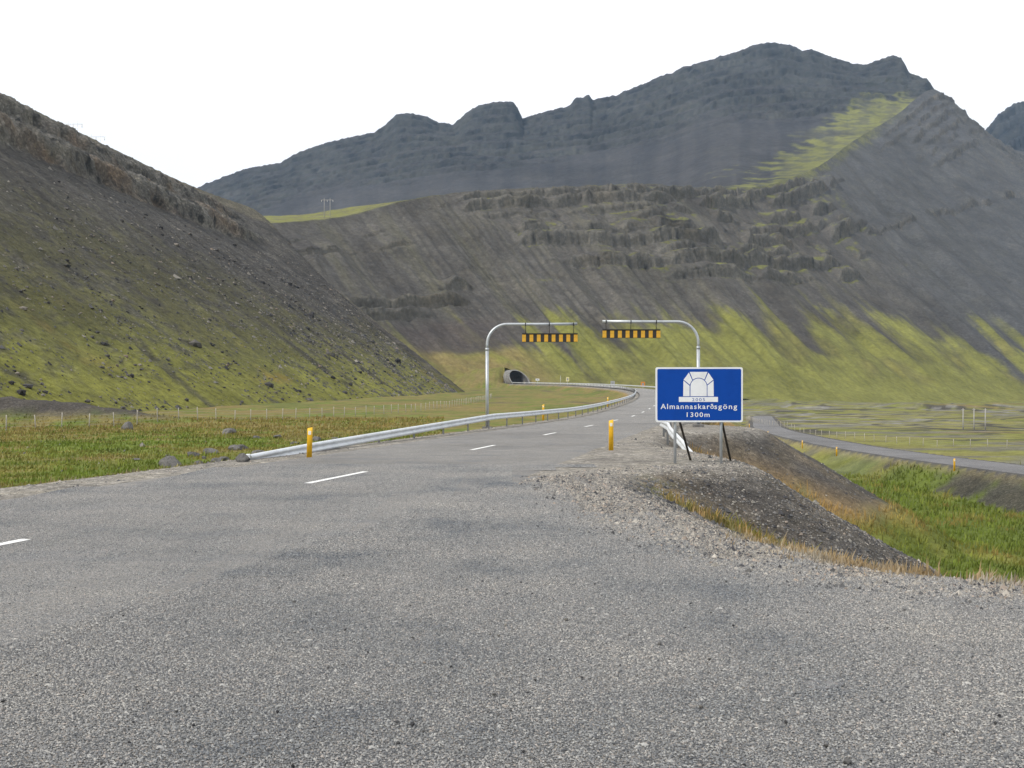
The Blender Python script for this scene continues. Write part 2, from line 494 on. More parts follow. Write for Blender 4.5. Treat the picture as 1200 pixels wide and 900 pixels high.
def ground_info(x, y):
    """height and the distances that decide the cover, all in world metres"""
    x = np.ravel(np.asarray(x, dtype=float)); y = np.ravel(np.asarray(y, dtype=float))
    s, idx = nearest_line(x, y, RC, RN)
    zr = RC[idx, 2]
    oi = nearest_line(x, y, OC, ON); so_, zo = np.abs(oi[0]), OC[oi[1], 2]
    # natural ground either side
    r = np.hypot(x, y)
    fl = np.interp(y, [-50, 15, 45, 75, 110, 150, 300, 400, 530, 800, 6000], [-0.4, -0.25, -0.6, -0.75, -0.7, -0.2, 2.2, 4.0, 6.8, 10, 10])
    fr = np.interp(y, [-50, 60, 120, 200, 300, 420, 530, 700, 1200, 6000], [-5.7, -5.7, -5.4, -5.0, -4.3, -2.6, -1.5, 0.3, 1.0, 1.0])
    fr = np.where(y > 200, mix(fr, np.minimum(fr, -4.0), sstep(60, 260, x - 0.12 * y)), fr)
    nz = fbm(x / 9, y / 9, o=4) * 0.35 + fbm(x / 60, y / 60, o=3) * 0.6 * sstep(30, 200, r)
    field = mix(fl + nz * 0.5, fr + nz, sstep(-4, 4, s))
    # hummocks on the right-hand valley floor far out
    hm = sstep(0.1, 0.5, fbm(x / 45 + 3, y / 90, o=3)) * sstep(150, 260, y) * sstep(20, 60, s) * 2.2
    field = field + hm
    ta = (x - T_O[0]) * T_AX[0] + (y - T_O[1]) * T_AX[1]; tl = (x - T_O[0]) * T_RT[0] + (y - T_O[1]) * T_RT[1]
    cover = sstep(-1.5, 7.0, ta + 0.25 * np.abs(tl)) * sstep(150, 100, ta) * sstep(26, 4.5, np.abs(tl)) * (np.abs(ta) < 160)
    cover = np.maximum(cover, 0.62 * sstep(-13, -2, ta) * sstep(-6.0, -9.0, tl) * sstep(-32, -14, tl) * (ta < 60) * (np.abs(ta) < 160))
    # spoil berm behind the left fence
    bx, by = (x + 55) / 22.0, (y - 88) / 4.5
    field = field + 2.4 * np.exp(-(bx**4 + by**2)) * (1 + 0.2 * fbm(x / 2, y / 2, o=3))
    half = 4.75 + sstep(100, 300, y) * 0.6
    dR = s - half
    dP = np.minimum(poly_sd(x, y, SIGNP), np.minimum(poly_sd(x, y, APRON), poly_sd(x, y, GANTP)))
    dR = np.where(s > 0, np.minimum(dR, dP), -s - half)
    # shallow corner by the junction, steeper banks to the right
    k = np.where(s > 0, mix(0.09, 0.60, sstep(0.8, 6.5, x - 0.10 * np.maximum(y - 24, 0) * (y > 24) + 8 * sstep(26, 34, y))), 0.32)
    wob = 1 + 0.12 * fbm(x / 3, y / 3, o=3)
    dd = np.maximum(dR, 0)
    drop = k * wob * np.where(dd < 0.8, dd * dd / 1.6, dd - 0.4)
    emb = zr - 0.018 - 0.24 * sstep(120, 250, y) - drop
    bump = 0.05 * fbm(x / 1.1, y / 1.1, o=4) + 0.025 * fbm(x / 0.25, y / 0.25, o=2)
    emb = emb + bump * sstep(0.1, 1.2, dR) - 0.004 * sstep(-0.6, 0.1, dR)
    # smooth union of bank and field
    t = np.clip(0.5 + 0.5 * (emb - field) / 0.5, 0, 1)
    z = mix(field, emb, t) + 0.5 * t * (1 - t)
    z = np.where(dR <= 0, emb, z)
    z = np.where(cover > 0.001, np.maximum(z, z * (1 - cover) + cover * (T_O[2] + 8.9 + 0.4 * nz)), z)
    od = so_ - 3.5
    oz = zo - 0.05 - np.where(od < 0, 0, 0.55 * np.maximum(od, 0))
    z = np.where((od < 0) & (s > 6), oz, np.where(s > 6, np.maximum(z, oz), z))
    onbank = (oz >= z - 1e-6) & (s > 6)
    return dict(z=z, s=s, idx=idx, dR=dR, emb=t * (dR > 0), od=od, onbank=onbank, cover=cover, field=field, dP=dP, r=r)

def H(x, y): return float(ground_info([x], [y])['z'][0])

C_ = lambda *a: np.array(a, dtype=float)
GREEN = C_(0.100, 0.132, 0.022); OLIVE = C_(0.172, 0.165, 0.042); DRY = C_(0.30, 0.195, 0.075); MEAD = C_(0.125, 0.125, 0.022)
DKGRAV = C_(0.092, 0.085, 0.078); LTGRAV = C_(0.29, 0.27, 0.24); BROWN = C_(0.135, 0.112, 0.083); SOIL = C_(0.10, 0.08, 0.055)

def ground_cover(x, y, g):
    """albedo and stony / grassy masks"""
    n1 = fbm(x / 14, y / 14, o=4); n2 = fbm(x / 2.5 + 7, y / 2.5, o=4); n3 = fbm(x / 0.6, y / 0.6 + 4, o=3)
    far = sstep(60, 160, y)
    left = g['s'] < 0
    c = np.zeros((len(x), 3)); stony = np.zeros(len(x))
    # left meadow: green near the road, tan by the fence
    cl = mixc(mixc(np.broadcast_to(GREEN * 1.15, c.shape), OLIVE, sstep(-0.3, 0.35, n1 + 0.6 * n2)), C_(0.185, 0.148, 0.055), sstep(-0.15, 0.45, 1.3 * n2 + 0.7 * n1 + sstep(30, 75, y) * 0.4 - 0.12) * 0.85)
    cl = mixc(cl, C_(0.19, 0.145, 0.055), sstep(90, 160, y) * sstep(-0.2, 0.3, n1 + n2 * 0.5) * 0.8)
    cl = mixc(cl, C_(0.115, 0.13, 0.032), sstep(110, 160, y) * sstep(0.0, 0.3, fbm(x / 25 + 9, y / 40, o=4)))
    cl = mixc(cl, C_(0.10, 0.085, 0.055), sstep(100, 160, y) * sstep(0.2, 0.4, fbm(x / 9 + 3, y / 30, o=4)) * 0.8)
    # right: lush ditch, then streaky valley floor
    cr_ = mixc(np.broadcast_to(GREEN, c.shape), OLIVE, sstep(0.0, 0.5, n1 + 0.5 * n2))
    st = fbm(x / 70, y / 22, o=4); st2 = fbm(x / 30 + 5, y / 9, o=3)
    vf = mixc(np.broadcast_to(C_(0.155, 0.165, 0.038), c.shape), C_(0.20, 0.185, 0.06), sstep(-0.2, 0.3, st))
    vf = mixc(vf, C_(0.13, 0.125, 0.10), sstep(0.06, 0.2, st2) * 0.85)
    vf = mixc(vf, C_(0.055, 0.05, 0.04), sstep(0.14, 0.24, -st2) * sstep(120, 170, y))
    vf = mixc(vf, C_(0.21, 0.14, 0.05), sstep(0.15, 0.4, -st) * 0.6)
    ln = np.abs(fbm(x / 60 + 13, y / 45 + 2, o=3)); ln2 = np.abs(fbm(x / 90 + 3, y / 60 + 8, o=3))
    vf = mixc(vf, C_(0.16, 0.155, 0.13), sstep(0.10, 0.22, fbm(x / 55 + 21, y / 30, o=4)) * 0.8)
    vf = mixc(vf, C_(0.060, 0.055, 0.045), sstep(0.030, 0.012, ln) * sstep(140, 200, y))
    vf = mixc(vf, C_(0.20, 0.195, 0.18), sstep(0.022, 0.010, ln2) * sstep(160, 220, y) * 0.9)
    vf = mixc(vf, C_(0.145, 0.150, 0.044), sstep(480, 640, y) * 0.8)
    cr_ = mixc(cr_, vf, sstep(75, 120, y + 0.3 * (x - 35)))
    c = np.where(left[:, None], cl, cr_)
    # dry orange grass fringe at the foot of the banks
    fr = np.exp(-((g['dR'] - 4.5) / 2.2)**2) * (~left) * (y > 20) * (y < 120) * (x > 3)
    c = mixc(c, DRY, np.clip(fr * 1.3, 0, 1) * sstep(-0.35, 0.15, n2))
    # banks
    emb = g['emb']
    bank = mixc(np.broadcast_to(DKGRAV, c.shape), BROWN, sstep(-0.2, 0.4, n2))
    bank = mixc(bank, LTGRAV * 0.8, sstep(0.25, 0.5, n3) * 0.5)
    grassy_bank = np.clip(sstep(60, 70, y) + sstep(27, 31, y) * sstep(47, 42, y) * sstep(0.5, 2.0, g['dR']), 0, 1) * (~left) + left * 1.0
    bank = mixc(bank, mixc(np.broadcast_to(DRY, c.shape), OLIVE, sstep(0, 0.4, n2)), np.clip(grassy_bank, 0, 1) * np.where(left, sstep(0.4, 1.4, g['dR']), sstep(1.0, 2.5, g['dR'])))
    m = emb * np.where(left, 1 - sstep(1.0, 2.0, g['dR'] + n2 * 0.4), sstep(4.7, 3.6, g['dR'] + n2 * 0.8) * np.where(y < 60, 1, 0.9))
    m = np.where((~left) & (y < 60), emb * sstep(7.5, 5.5, g['dR'] + n2), m)
    c = mixc(c, bank, m); stony = np.maximum(stony, m * (1 - np.clip(grassy_bank, 0, 1)))
    # grass taking hold in the junction gully
    gul = np.exp(-((poly_sd(x, y, APRON) - 1.2) / 0.9)**2) * sstep(2.3, 3.4, x) * (~left) * (y < 24)
    gm = np.clip(gul * 1.2, 0, 1) * sstep(-0.35, 0.1, n2 + 0.25 * sstep(2, 4, x))
    c = mixc(c, mixc(np.broadcast_to(C_(0.14, 0.14, 0.03), c.shape), DRY, sstep(-0.2, 0.3, n3)), gm); stony = stony * (1 - gm)
    # light gravel shoulders, verge corner and road bed
    sh = sstep(1.3, 0.1, g['dR'] + 0.5 * n2)
    shc = mixc(np.broadcast_to(LTGRAV, c.shape), DKGRAV * 1.5, sstep(0.05, 0.5, n2 + 0.4 * n3) * 0.8)
    c = mixc(c, shc, sh); stony = np.maximum(stony, sh)
    # bank of the old road
    ob = g['onbank'] & (g['od'] > -1)
    obm = ob * sstep(-0.2, 0.2, n2 + 0.8 * n1 + np.interp(y, [62, 76, 92], [0.3, -0.05, -0.6]))
    c = mixc(c, C_(0.065, 0.06, 0.056), obm * 0.9); stony = np.maximum(stony, obm)
    ov = sstep(1.2, 0.2, g['od']) * (g['s'] > 6)
    c = mixc(c, C_(0.2, 0.17, 0.1), ov * (g['od'] > -0.2) * 0.7)
    c = mixc(c, C_(0.085, 0.082, 0.08), ((g['od'] <= 0) & (g['s'] > 6)) * 1.0)
    # dark gravel of the spoil berm
    bx, by = (x + 55) / 24.0, (y - 88) / 5.0
    bm_ = np.exp(-(bx**4 + by**2)); bmm = sstep(0.25, 0.6, bm_ + 0.15 * n2)
    c = mixc(c, C_(0.08, 0.072, 0.064), bmm); stony = np.maximum(stony, bmm)
    cv = sstep(0.05, 0.25, g['cover']) * (np.abs(g['s']) > 4.2) + sstep(0.3, 0.6, g['cover']) * (np.abs(g['s']) <= 4.2)
    c = mixc(c, mixc(np.broadcast_to(C_(0.185, 0.148, 0.062), c.shape), C_(0.15, 0.145, 0.042), sstep(-0.2, 0.3, n1 + n2)), np.clip(cv, 0, 1)); stony = stony * (1 - np.clip(cv, 0, 1))
    c = c * (1 + 0.22 * n3 + 0.18 * n2)[:, None]
    return np.clip(c, 0.008, 0.6), stony

# ------------------------------------------------------------------ ground sheet
def build_ground():
    th = np.r_[np.linspace(-175, -50, 60)[:-1], np.linspace(-50, -31, 50)[:-1], np.linspace(-31, 31, 500)[:-1], np.linspace(31, 50, 50)[:-1], np.linspace(50, 185, 65)]
    rr = np.r_[0.05, np.exp(np.linspace(math.log(0.8), math.log(5000), 540))]
    T, Rr = np.meshgrid(np.radians(th), rr, indexing='ij')
    x = (Rr * np.sin(T)).ravel(); y = (Rr * np.cos(T)).ravel()
    g = ground_info(x, y)
    c, st = ground_cover(x, y, g)
    V = np.stack([x, y, g['z']], 1); F = grid_faces(len(th), len(rr))
    F = F[~tunnel_cut(V[F].mean(1))]
    me = mesh_np('ground', V, F)
    attr(me, 'Col', c); attr(me, 'Msk', np.stack([st, 1 - st, st * 0], 1))
    tag(link('ground', me, 'ground_cover'), 'grassy valley floor with gravel road banks', 'ground', kind='structure')
build_ground()

# ------------------------------------------------------------------ roads
def strip(C, N, half, zoff, ncol, crown, i0=0, i1=None, step=1, edge_noise=0.05, edge_drop=0.0):
    C = C[i0:i1:step]; N = N[i0:i1:step]
    t = np.linspace(-1, 1, ncol)
    e = 1 + (fbm(np.arange(len(C)) * 0.11, np.zeros(len(C)), o=3)[:, None] * (np.abs(t) == 1)[None, :]) * edge_noise
    off = t[None, :] * half * e
    v = np.stack([C[:, None, 0] + N[:, None, 0] * off, C[:, None, 1] + N[:, None, 1] * off, C[:, None, 2] + zoff + crown * (1 - t[None, :]**2) - edge_drop * (np.abs(t) == 1)[None, :] + 0 * off], -1)
    return mesh_np('strip', v.reshape(-1, 3), grid_faces(len(C), ncol))
road = tag(link('main_road', strip(RC, RN, HALF, 0.004, 17, 0.006, 0, None, 1, 0.05, 0.03), 'chipseal'), 'two lane chip sealed road curving to the tunnel', 'road', kind='structure')
tag(link('valley_road', strip(OC, ON, 2.7, 0.03, 9, 0.02, 0, None, 1, 0.05, 0.09), 'old_road_seal'), 'narrow dark road on the valley floor', 'road', kind='structure')

def apron():
    A = np.array([(0.6, 20.6), (-1.2, 18.6), (-2.6, 16), (-4.2, 10), (-6.6, 0), (-8.6, -9), (-11, -20), (-15, -40)])
    B = np.array([(1.35, 20.3), (1.5, 17.2), (1.8, 14.9), (2.2, 11.86), (2.96, 9.8), (3.7, 9.0), (4.6, 8.5), (7, 8.15), (14, 7.9), (30, 9), (70, 14)])
    a = catmull(A, 160); b_ = np.stack([np.interp(np.linspace(0, 1, 160), np.linspace(0, 1, len(B)), B[:, k]) for k in (0, 1)], 1)
    b_ += fbm(np.arange(160) * 0.3, np.zeros(160), o=3)[:, None] * 0.10
    t = np.linspace(0, 1, 60)
    v = a[:, None, :] * (1 - t)[None, :, None] + b_[:, None, :] * t[None, :, None]
    # fan that carries the side road off to the right behind the first rows
    n = v.shape[0]
    z = -0.005 + 0.003 * fbm(v[..., 0] / 2.2, v[..., 1] / 2.2, o=3)
    V = np.concatenate([v, z[..., None]], -1).reshape(-1, 3)
    F = grid_faces(160, 60)
    last = np.array([(*p, -0.006) for p in [(-13, -40), (70, -40)]])
    me = mesh_np('side_road', np.r_[V, last[1:]], F)
    o = tag(link('side_road', me, 'chipseal'), 'wide chip sealed junction apron', 'road', kind='structure')
    # remainder of the apron to the right and behind
    return o
side = apron()

# centre line dashes: 3 m painted, 9 m gap
_s0 = RS[road_at(18.4)[2]]
k = -4
while True:
    a = _s0 + 12 * k + (1.75 if k == -1 else 0.0); k += 1
    if a + 3 > RL - 90: break
    if a < 10: continue
    i0 = int(a / 0.5); i1 = int((a + 3) / 0.5) + 1
    me = strip(RC, RN, 0.075, 0.004 + 0.006 + 0.005, 3, 0.0, i0, i1, 1, 0.25)
    link('lane_dash', me, 'road_paint', road)

# worn hollow in the seal
def pothole():
    n = 26
    v = [(0, 0, -0.004)] + [((0.115 + 0.03 * math.sin(3 * a + 1) + random.uniform(-0.015, 0.015)) * math.cos(a), (0.055 + 0.012 * math.sin(2 * a) + random.uniform(-0.01, 0.01)) * math.sin(a) * 1.6, 0) for a in np.linspace(0, 2 * math.pi, n, endpoint=False)]
    me = bpy.data.meshes.new('patch'); me.from_pydata(v, [], [(0, i + 1, (i + 1) % n + 1) for i in range(n)])
    o = link('tar_patch', me, 'old_road_seal', side); o.location = (1.77, 5.62, 0.002)
pothole()

# ------------------------------------------------------------------ hills
def interp_rows(pts, n, smooth=True):
    pts = np.asarray(pts, dtype=float)
    return catmull(pts, n) if smooth else np.stack([np.interp(np.linspace(0, len(pts) - 1, n), np.arange(len(pts)), pts[:, k]) for k in range(pts.shape[1])], 1)

def normals_of(P):
    du = np.gradient(P, axis=0); dv = np.gradient(P, axis=1)
    n = np.cross(du, dv); n /= np.linalg.norm(n, axis=-1, keepdims=True) + 1e-9
    n *= np.sign(n[..., 2:3] + 1e-9)
    return n

def terrace(h, n, sharp):
    f = np.floor(h * n); q = h * n - f
    return (f + sstep(0.5 - 0.5 / sharp, 0.5 + 0.5 / sharp, q)) / n

def make_hill(name, V, colr, stony, mat, label, cut=None, kind='structure'):
    nu, nv = V.shape[:2]
    F = grid_faces(nu, nv)
    if cut is not None:
        ctr = V.reshape(-1, 3)[F].mean(1)
        F = F[~cut(ctr)]
    me = mesh_np(name, V.reshape(-1, 3), F)
    attr(me, 'Col', np.clip(colr.reshape(-1, 3), 0.005, 0.6)); attr(me, 'Msk', np.stack([stony.ravel(), 1 - stony.ravel(), 0 * stony.ravel()], 1))
    return tag(link(name, me, mat), label, 'mountain' if 'mountain' in name or 'peak' in name else 'hill', kind=kind)

SCREE = C_(0.080, 0.075, 0.068); SCREE_D = C_(0.055, 0.051, 0.047); ROCK = C_(0.118, 0.111, 0.097); ROCK_D = C_(0.036, 0.035, 0.032)
HGREEN = C_(0.168, 0.170, 0.044); HOLIVE = C_(0.094, 0.090, 0.036); HTAN = C_(0.185, 0.148, 0.062)

def left_hill():
    crest = [(-190, -100, 108), (-188, 60, 108), (-185, 150, 107), (-180, 240, 106.5), (-172, 330, 105), (-163, 400, 104), (-149, 480, 102), (-131, 506, 97), (-115, 500, 79), (-80, 460, 50), (-35, 400, 16), (-6, 362, -6)]
    toe = [(-74, -130, -4), (-64, 0, -4), (-52, 70, -4), (-42, 150, -4), (-26, 240, -4), (-18, 292, -3), (-12.5, 338, -3), (-11, 347, -3), (-9.5, 348, -3), (-8, 348, -3), (-5, 347, -4), (-1, 345, -9)]
    # more columns where the face is in view
    par = np.r_[np.linspace(0, 1, 20)[:-1], np.linspace(1, 6, 330)[:-1], np.linspace(6, 11, 150)]
    cr_, to = catmull(crest, par), catmull(toe, par)
    wf = np.linspace(0, 1, 250); wb = np.linspace(1, 1.5, 28)[1:]
    W = np.r_[wf, wb]
    nu, nv = len(par), len(W)
    U = np.broadcast_to(par[:, None], (nu, nv)); Wg = np.broadcast_to(W[None, :], (nu, nv))
    fade = 1 - sstep(5.5, 6.5, U)
    xy = to[:, None, :2] + (cr_ - to)[:, None, :2] * Wg[..., None]
    x, y = xy[..., 0], xy[..., 1]
    f = np.minimum(Wg, 1)
    h = 0.86 * f**1.18 + 0.14 * f                     # slightly concave talus
    nz = fbm(x / 40, y / 40, o=4)
    # cliff band under the brow
    lo = 0.77 + 0.035 * fbm(y / 60, x * 0, o=3) + 0.02 * fbm(y / 12, x * 0 + 9, o=3)
    hi = lo + 0.14 + 0.02 * fbm(y / 25, x * 0 + 4, o=2)
    band = sstep(lo - 0.02, lo + 0.015, f) * (1 - sstep(hi - 0.01, hi + 0.03, f)) * fade
    hs = h + 0.055 * sstep(lo, lo + 0.022, f + 0.012 * fbm(y / 6, Wg * 20, o=3)) * fade + 0.045 * sstep(hi - 0.05, hi - 0.028, f + 0.014 * fbm(y / 5 + 9, Wg * 20, o=3)) * fade
    hs = hs * (1 - 0.10 * fade * sstep(0.5, 1.0, f))
    zz = to[:, None, 2] + (cr_ - to)[:, None, 2] * hs
    back = np.maximum(Wg - 1, 0)
    zz = zz - back * mix(18.0, 120.0, sstep(6.2, 8.0, U)) * (cr_[:, None, 2] > -20) - 0 * nz
    P = np.stack([x, y, zz], -1)
    N = normals_of(P)
    gul = fbm(U * 26 + 0.4 * fbm(U * 5, Wg * 4, o=2), Wg * 1.3, o=4)
    lump = fbm(x / 7, y / 7, zz / 7, o=4)
    crag = fbm(x / 5, y / 5, zz / 16, o=4, ridge=True)
    disp = 0.9 * gul * (1 - band) * sstep(0, 0.15, f) + 0.9 * lump * (0.45 + 0.5 * band) + band * (2.4 * crag + 1.6 * fbm(x / 14, y / 14, zz / 30, o=2))
    disp = disp * np.where(f >= 1, 0.45, 1)
    P = P + N * disp[..., None]
    N2 = normals_of(P)
    x, y, zz = P[..., 0], P[..., 1], P[..., 2]
    n1 = fbm(x / 22, y / 22, zz / 22, o=5); n2 = fbm(x / 4, y / 4, zz / 4, o=4); strk = fbm(U * 16 + 3, Wg * 1.1, o=5)
    c = mixc(np.broadcast_to(SCREE, P.shape), SCREE_D, sstep(-0.2, 0.35, strk + 0.3 * n1))
    # vegetated lower slope: height of the green limit varies along the hill
    top = np.interp(U, [0, 2, 2.6, 3.2, 4.0, 4.6, 5.4, 6, 8, 11], [0.56, 0.60, 0.62, 0.58, 0.50, 0.42, 0.36, 0.36, 0.5, 0.6])
    gm = sstep(0.10, -0.12, f - top + 0.22 * strk + 0.12 * n1)
    gm = gm * mix(1.0, sstep(-0.35, 0.15, n2 + 0.7 * n1 + 0.9 * (0.35 - f)), 0.75)
    veg = mixc(np.broadcast_to(HOLIVE, P.shape), HGREEN, sstep(0.32, 0.05, f + 0.12 * n1 + 0.1 * strk))
    veg = mixc(veg, C_(0.20, 0.135, 0.035), sstep(0.2, 0.5, n1 + 0.3 * n2) * sstep(0.3, 0.05, f))
    veg = mixc(veg, C_(0.175, 0.175, 0.038), sstep(0.20, 0.06, f + 0.08 * n1))
    c = mixc(c, veg, gm * mix(1.0, 0.62, sstep(0.1, 0.45, f)))
    # rock streaks through the green
    rs = sstep(0.16, 0.34, fbm(U * 9 + 20, Wg * 2.2 + 0.6 * n1, o=4) + 0.25 * n2) * sstep(0.55, 0.2, f)
    c = mixc(c, SCREE_D * 0.9, rs * 0.8); gm = gm * (1 - rs * 0.8)
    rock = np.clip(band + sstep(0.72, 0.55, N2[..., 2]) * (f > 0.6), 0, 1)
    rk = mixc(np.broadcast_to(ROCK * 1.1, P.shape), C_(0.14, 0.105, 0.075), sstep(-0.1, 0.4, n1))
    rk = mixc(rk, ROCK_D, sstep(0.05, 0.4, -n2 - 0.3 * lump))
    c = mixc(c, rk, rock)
    # old road bench and thin soil above the cliff
    c = mixc(c, C_(0.11, 0.10, 0.075), sstep(hi, hi + 0.03, f) * (1 - rock))
    c = c * (1 + 0.16 * n2)[..., None]
    make_hill('scree_hill', P, c, 1 - gm * 0.8, 'hill_near', 'dark scree hill with a craggy brow and mossy foot beside the meadow')
    return P, N2, gm
LH = left_hill()

def cliff_hill():
    px = [60, 200, 300, 400, 480, 560, 660, 760, 830, 900, 960, 1000, 1050, 1095, 1130, 1155, 1200, 1300]
    cr_ = np.array([(-260, 640, 118), (-215, 630, 114), pix(300, 262, 650), pix(400, 254, 715), pix(480, 234, 765), pix(560, 224, 800), pix(660, 219, 845), pix(760, 216, 900), pix(830, 220, 985), pix(900, 217, 1100),
                    pix(960, 194, 1290), pix(1000, 165, 1500), pix(1050, 135, 1750), pix(1095, 105, 2000), pix(1130, 140, 2120), pix(1155, 158, 2200), pix(1200, 178, 2350), pix(1320, 190, 2600)])
    to = np.array([(-190, 580, 70), (-120, 545, 34), (-52, 516, 4), (-6, 545, 4), (44, 585, 4), (90, 600, 3), (155, 622, 0), (222, 650, -3), (310, 705, -6), (392, 760, -7), (470, 810, -7), (560, 850, -7), (700, 920, -7), (860, 1010, -7), (1000, 1090, -7), (1130, 1160, -7), (1350, 1260, -7), (1900, 1450, -7)])
    K = len(px)
    par = np.r_[np.linspace(0, 2, 60)[:-1], np.linspace(2, 9, 560)[:-1], np.linspace(9, 13, 150)[:-1], np.linspace(13, K - 1, 90)]
    C, T = catmull(cr_, par), catmull(to, par)
    PX = np.interp(par, np.arange(K), px)
    wf = np.r_[np.linspace(0, 0.38, 75)[:-1], np.linspace(0.38, 1, 265)]; wb = np.linspace(1, 1.4, 20)[1:]
    W = np.r_[wf, wb]
    nu, nv = len(par), len(W)
    U = np.broadcast_to(PX[:, None], (nu, nv)); Wg = np.broadcast_to(W[None, :], (nu, nv))
    xy = T[:, None, :2] + (C - T)[:, None, :2] * Wg[..., None]
    x, y = xy[..., 0], xy[..., 1]
    f = np.minimum(Wg, 1)
    # concave foot, straight talus, cliffs above
    h = np.where(f < 0.3, 0.0, 0.0) + 0.80 * f**1.35 + 0.20 * f
    Ls = x * 0.8 + y * 0.6                                # runs along the face
    n_l = fbm(Ls / 110, f * 3, o=4)
    lr = np.random.default_rng(12)
    ledges = [(0.950, 500, 940, 0.042), (0.905, 520, 960, 0.050), (0.868, 545, 800, 0.030), (0.825, 540, 950, 0.050), (0.775, 570, 940, 0.036), (0.725, 560, 945, 0.052), (0.675, 640, 920, 0.034), (0.630, 600, 925, 0.050), (0.575, 700, 905, 0.036),
              (0.620, 270, 430, 0.045), (0.560, 265, 470, 0.062), (0.500, 285, 450, 0.060), (0.445, 300, 410, 0.045)]
    ledges += [(0.80, 280, 450, 0.02), (0.88, 300, 480, 0.02)]
    KR = len(ledges)
    ledges += [(0.70, 940, 1230, 0.014)] + [(fk, np.interp(fk, [0.6, 0.97], [1130, 1010]) + lr.uniform(-25, 40), 1300, lr.uniform(0.010, 0.019)) for fk in np.arange(0.62, 0.985, 0.034)]
    hs = h.copy(); inb = np.zeros_like(h)
    tx = np.arange(Ls.min() - 2, Ls.max() + 2, 0.5)
    tab = lambda sc_, off, o=3: np.interp(Ls, tx, fbm(tx / sc_ + off, tx * 0 + off * 0.37, o=o))
    wrp = tab(14, 3.3, 2)
    for k, (fk, u0, u1, A) in enumerate(ledges):
        q = tab(95, 31 * k, 4) + 0.08
        ex = sstep(u0 - 12, u0 + 14, U) * sstep(u1 + 14, u1 - 14, U) * sstep(-0.10, 0.12, q + (0.08 if fk > 0.9 else 0.0) + (0.16 if k > KR else 0.0))
        fc = fk + 0.016 * tab(90, 7 * k + 3) + 0.005 * tab(8, 5 * k + 8) - (np.interp(U, [950, 1200], [0.0, 0.16]) if k == KR else 0)
        rb = np.random.default_rng(100 + k)
        blk = rb.uniform(-1, 1, 4000); blk2 = rb.uniform(-1, 1, 4000)
        fc = fc + 0.0020 * blk[(np.floor((Ls + 5 * wrp) / 5.0) % 4000).astype(int)] + 0.0042 * blk2[(np.floor((Ls + 16 * wrp) / 17.0) % 4000).astype(int)]
        amp = 1.35 * A * ex * (0.8 + 0.6 * tab(20, 11 * k, 2))
        dl = 0.0032
        hs = hs + amp * (sstep(fc - dl, fc + dl, f) - np.clip((f - fc) / 0.055, 0, 1))
        inb = np.maximum(inb, ex * np.exp(-((f - fc) / 0.009)**2) * np.clip(A / 0.03, 0.5, 1))
    amt = np.interp(U, [60, 300, 540, 700, 880, 960, 1000, 1060, 1110, 1300], [0.2, 0.25, 0.3, 0.3, 0.3, 0.1, 0.05, 0.2, 0.5, 0.6])
    zone = sstep(0.46, 0.58, f + 0.05 * n_l) * amt * sstep(-0.05, 0.3, fbm(Ls / 35 + 3, f * 9, o=4))
    inb = np.clip(np.maximum(inb, zone), 0, 1)
    hs = mix(hs, h, sstep(0.945, 0.995, f) * 0.85)
    zz = T[:, None, 2] + (C - T)[:, None, 2] * hs
    back = np.maximum(Wg - 1, 0)
    rise = np.interp(U, [60, 300, 400, 480, 540, 600, 850, 900, 1300], [0.10, 0.22, 0.17, 0.10, 0.03, -0.02, -0.05, -0.25, -0.7])
    dist = np.linalg.norm((C - T)[:, None, :2], axis=-1)
    zz = zz + back * dist * rise
    P = np.stack([x, y, zz], -1)
    N = normals_of(P)
    NB = normals_of(np.stack([x, y, T[:, None, 2] + (C - T)[:, None, 2] * h + back * dist * rise], -1))
    sc_ = np.interp(U, [60, 800, 1000, 1300], [1, 1, 1.7, 2.2])
    gul = fbm(par[:, None] * 16 + 0.25 * fbm(par[:, None] * 4 + 0 * f, f * 3, o=2), f * 1.1, o=5)
    gulb = fbm(par[:, None] * 5 + 8, f * 0.8, o=3)
    crag = fbm(x / 5 / sc_, y / 5 / sc_, zz / 14 / sc_, o=4, ridge=True)
    lump = fbm(x / 10 / sc_, y / 10 / sc_, zz / 10 / sc_, o=5)
    steep = sstep(0.80, 0.55, N[..., 2])
    rockm = np.clip(inb * (0.25 + 0.75 * steep), 0, 1)
    gulc = fbm(par[:, None] * 2.1 + 5 + 0.15 * gulb, f * 0.7, o=3, ridge=True)
    disp = (0.4 * gul + 3.0 * gulb * sstep(0.05, 0.3, f) + 6.0 * gulc * sstep(0.04, 0.3, f) * sstep(0.98, 0.8, f)) * sstep(0, 0.12, f) * (1 - 0.6 * inb) * (0.6 + 0.6 * sc_)
    disp = disp + rockm * np.interp(U, [930, 1050], [1.15, 0.6]) * crag * sc_ + lump * (0.3 + 0.5 * inb) * sc_
    disp = disp * np.where(Wg > 1, 0.4, mix(1, 0.45, sstep(0.96, 1, f))) * np.interp(U, [340, 400, 470, 520], [1, 0.55, 0.75, 1])
    P = P + NB * disp[..., None]
    N2 = normals_of(P)
    x, y, zz = P[..., 0], P[..., 1], P[..., 2]
    n1 = fbm(x / 45, y / 45, zz / 45, o=5); n2 = fbm(x / 9, y / 9, zz / 9, o=4)
    strk = 0.65 * fbm(par[:, None] * 3.2 + 3 + 0.35 * n1 + 0.25 * fbm(par[:, None] * 2, f * 2, o=2), f * 0.9, o=4) + 0.30 * fbm(par[:, None] * 13 + 0.9 * n1 + 0.5 * n2, f * 2.2, o=4)
    c = mixc(np.broadcast_to(SCREE * 1.06, P.shape), SCREE_D * 1.1, sstep(-0.15, 0.35, strk + 0.3 * n1))
    c = mixc(c, C_(0.098, 0.092, 0.068), sstep(0.0, 0.35, -strk))
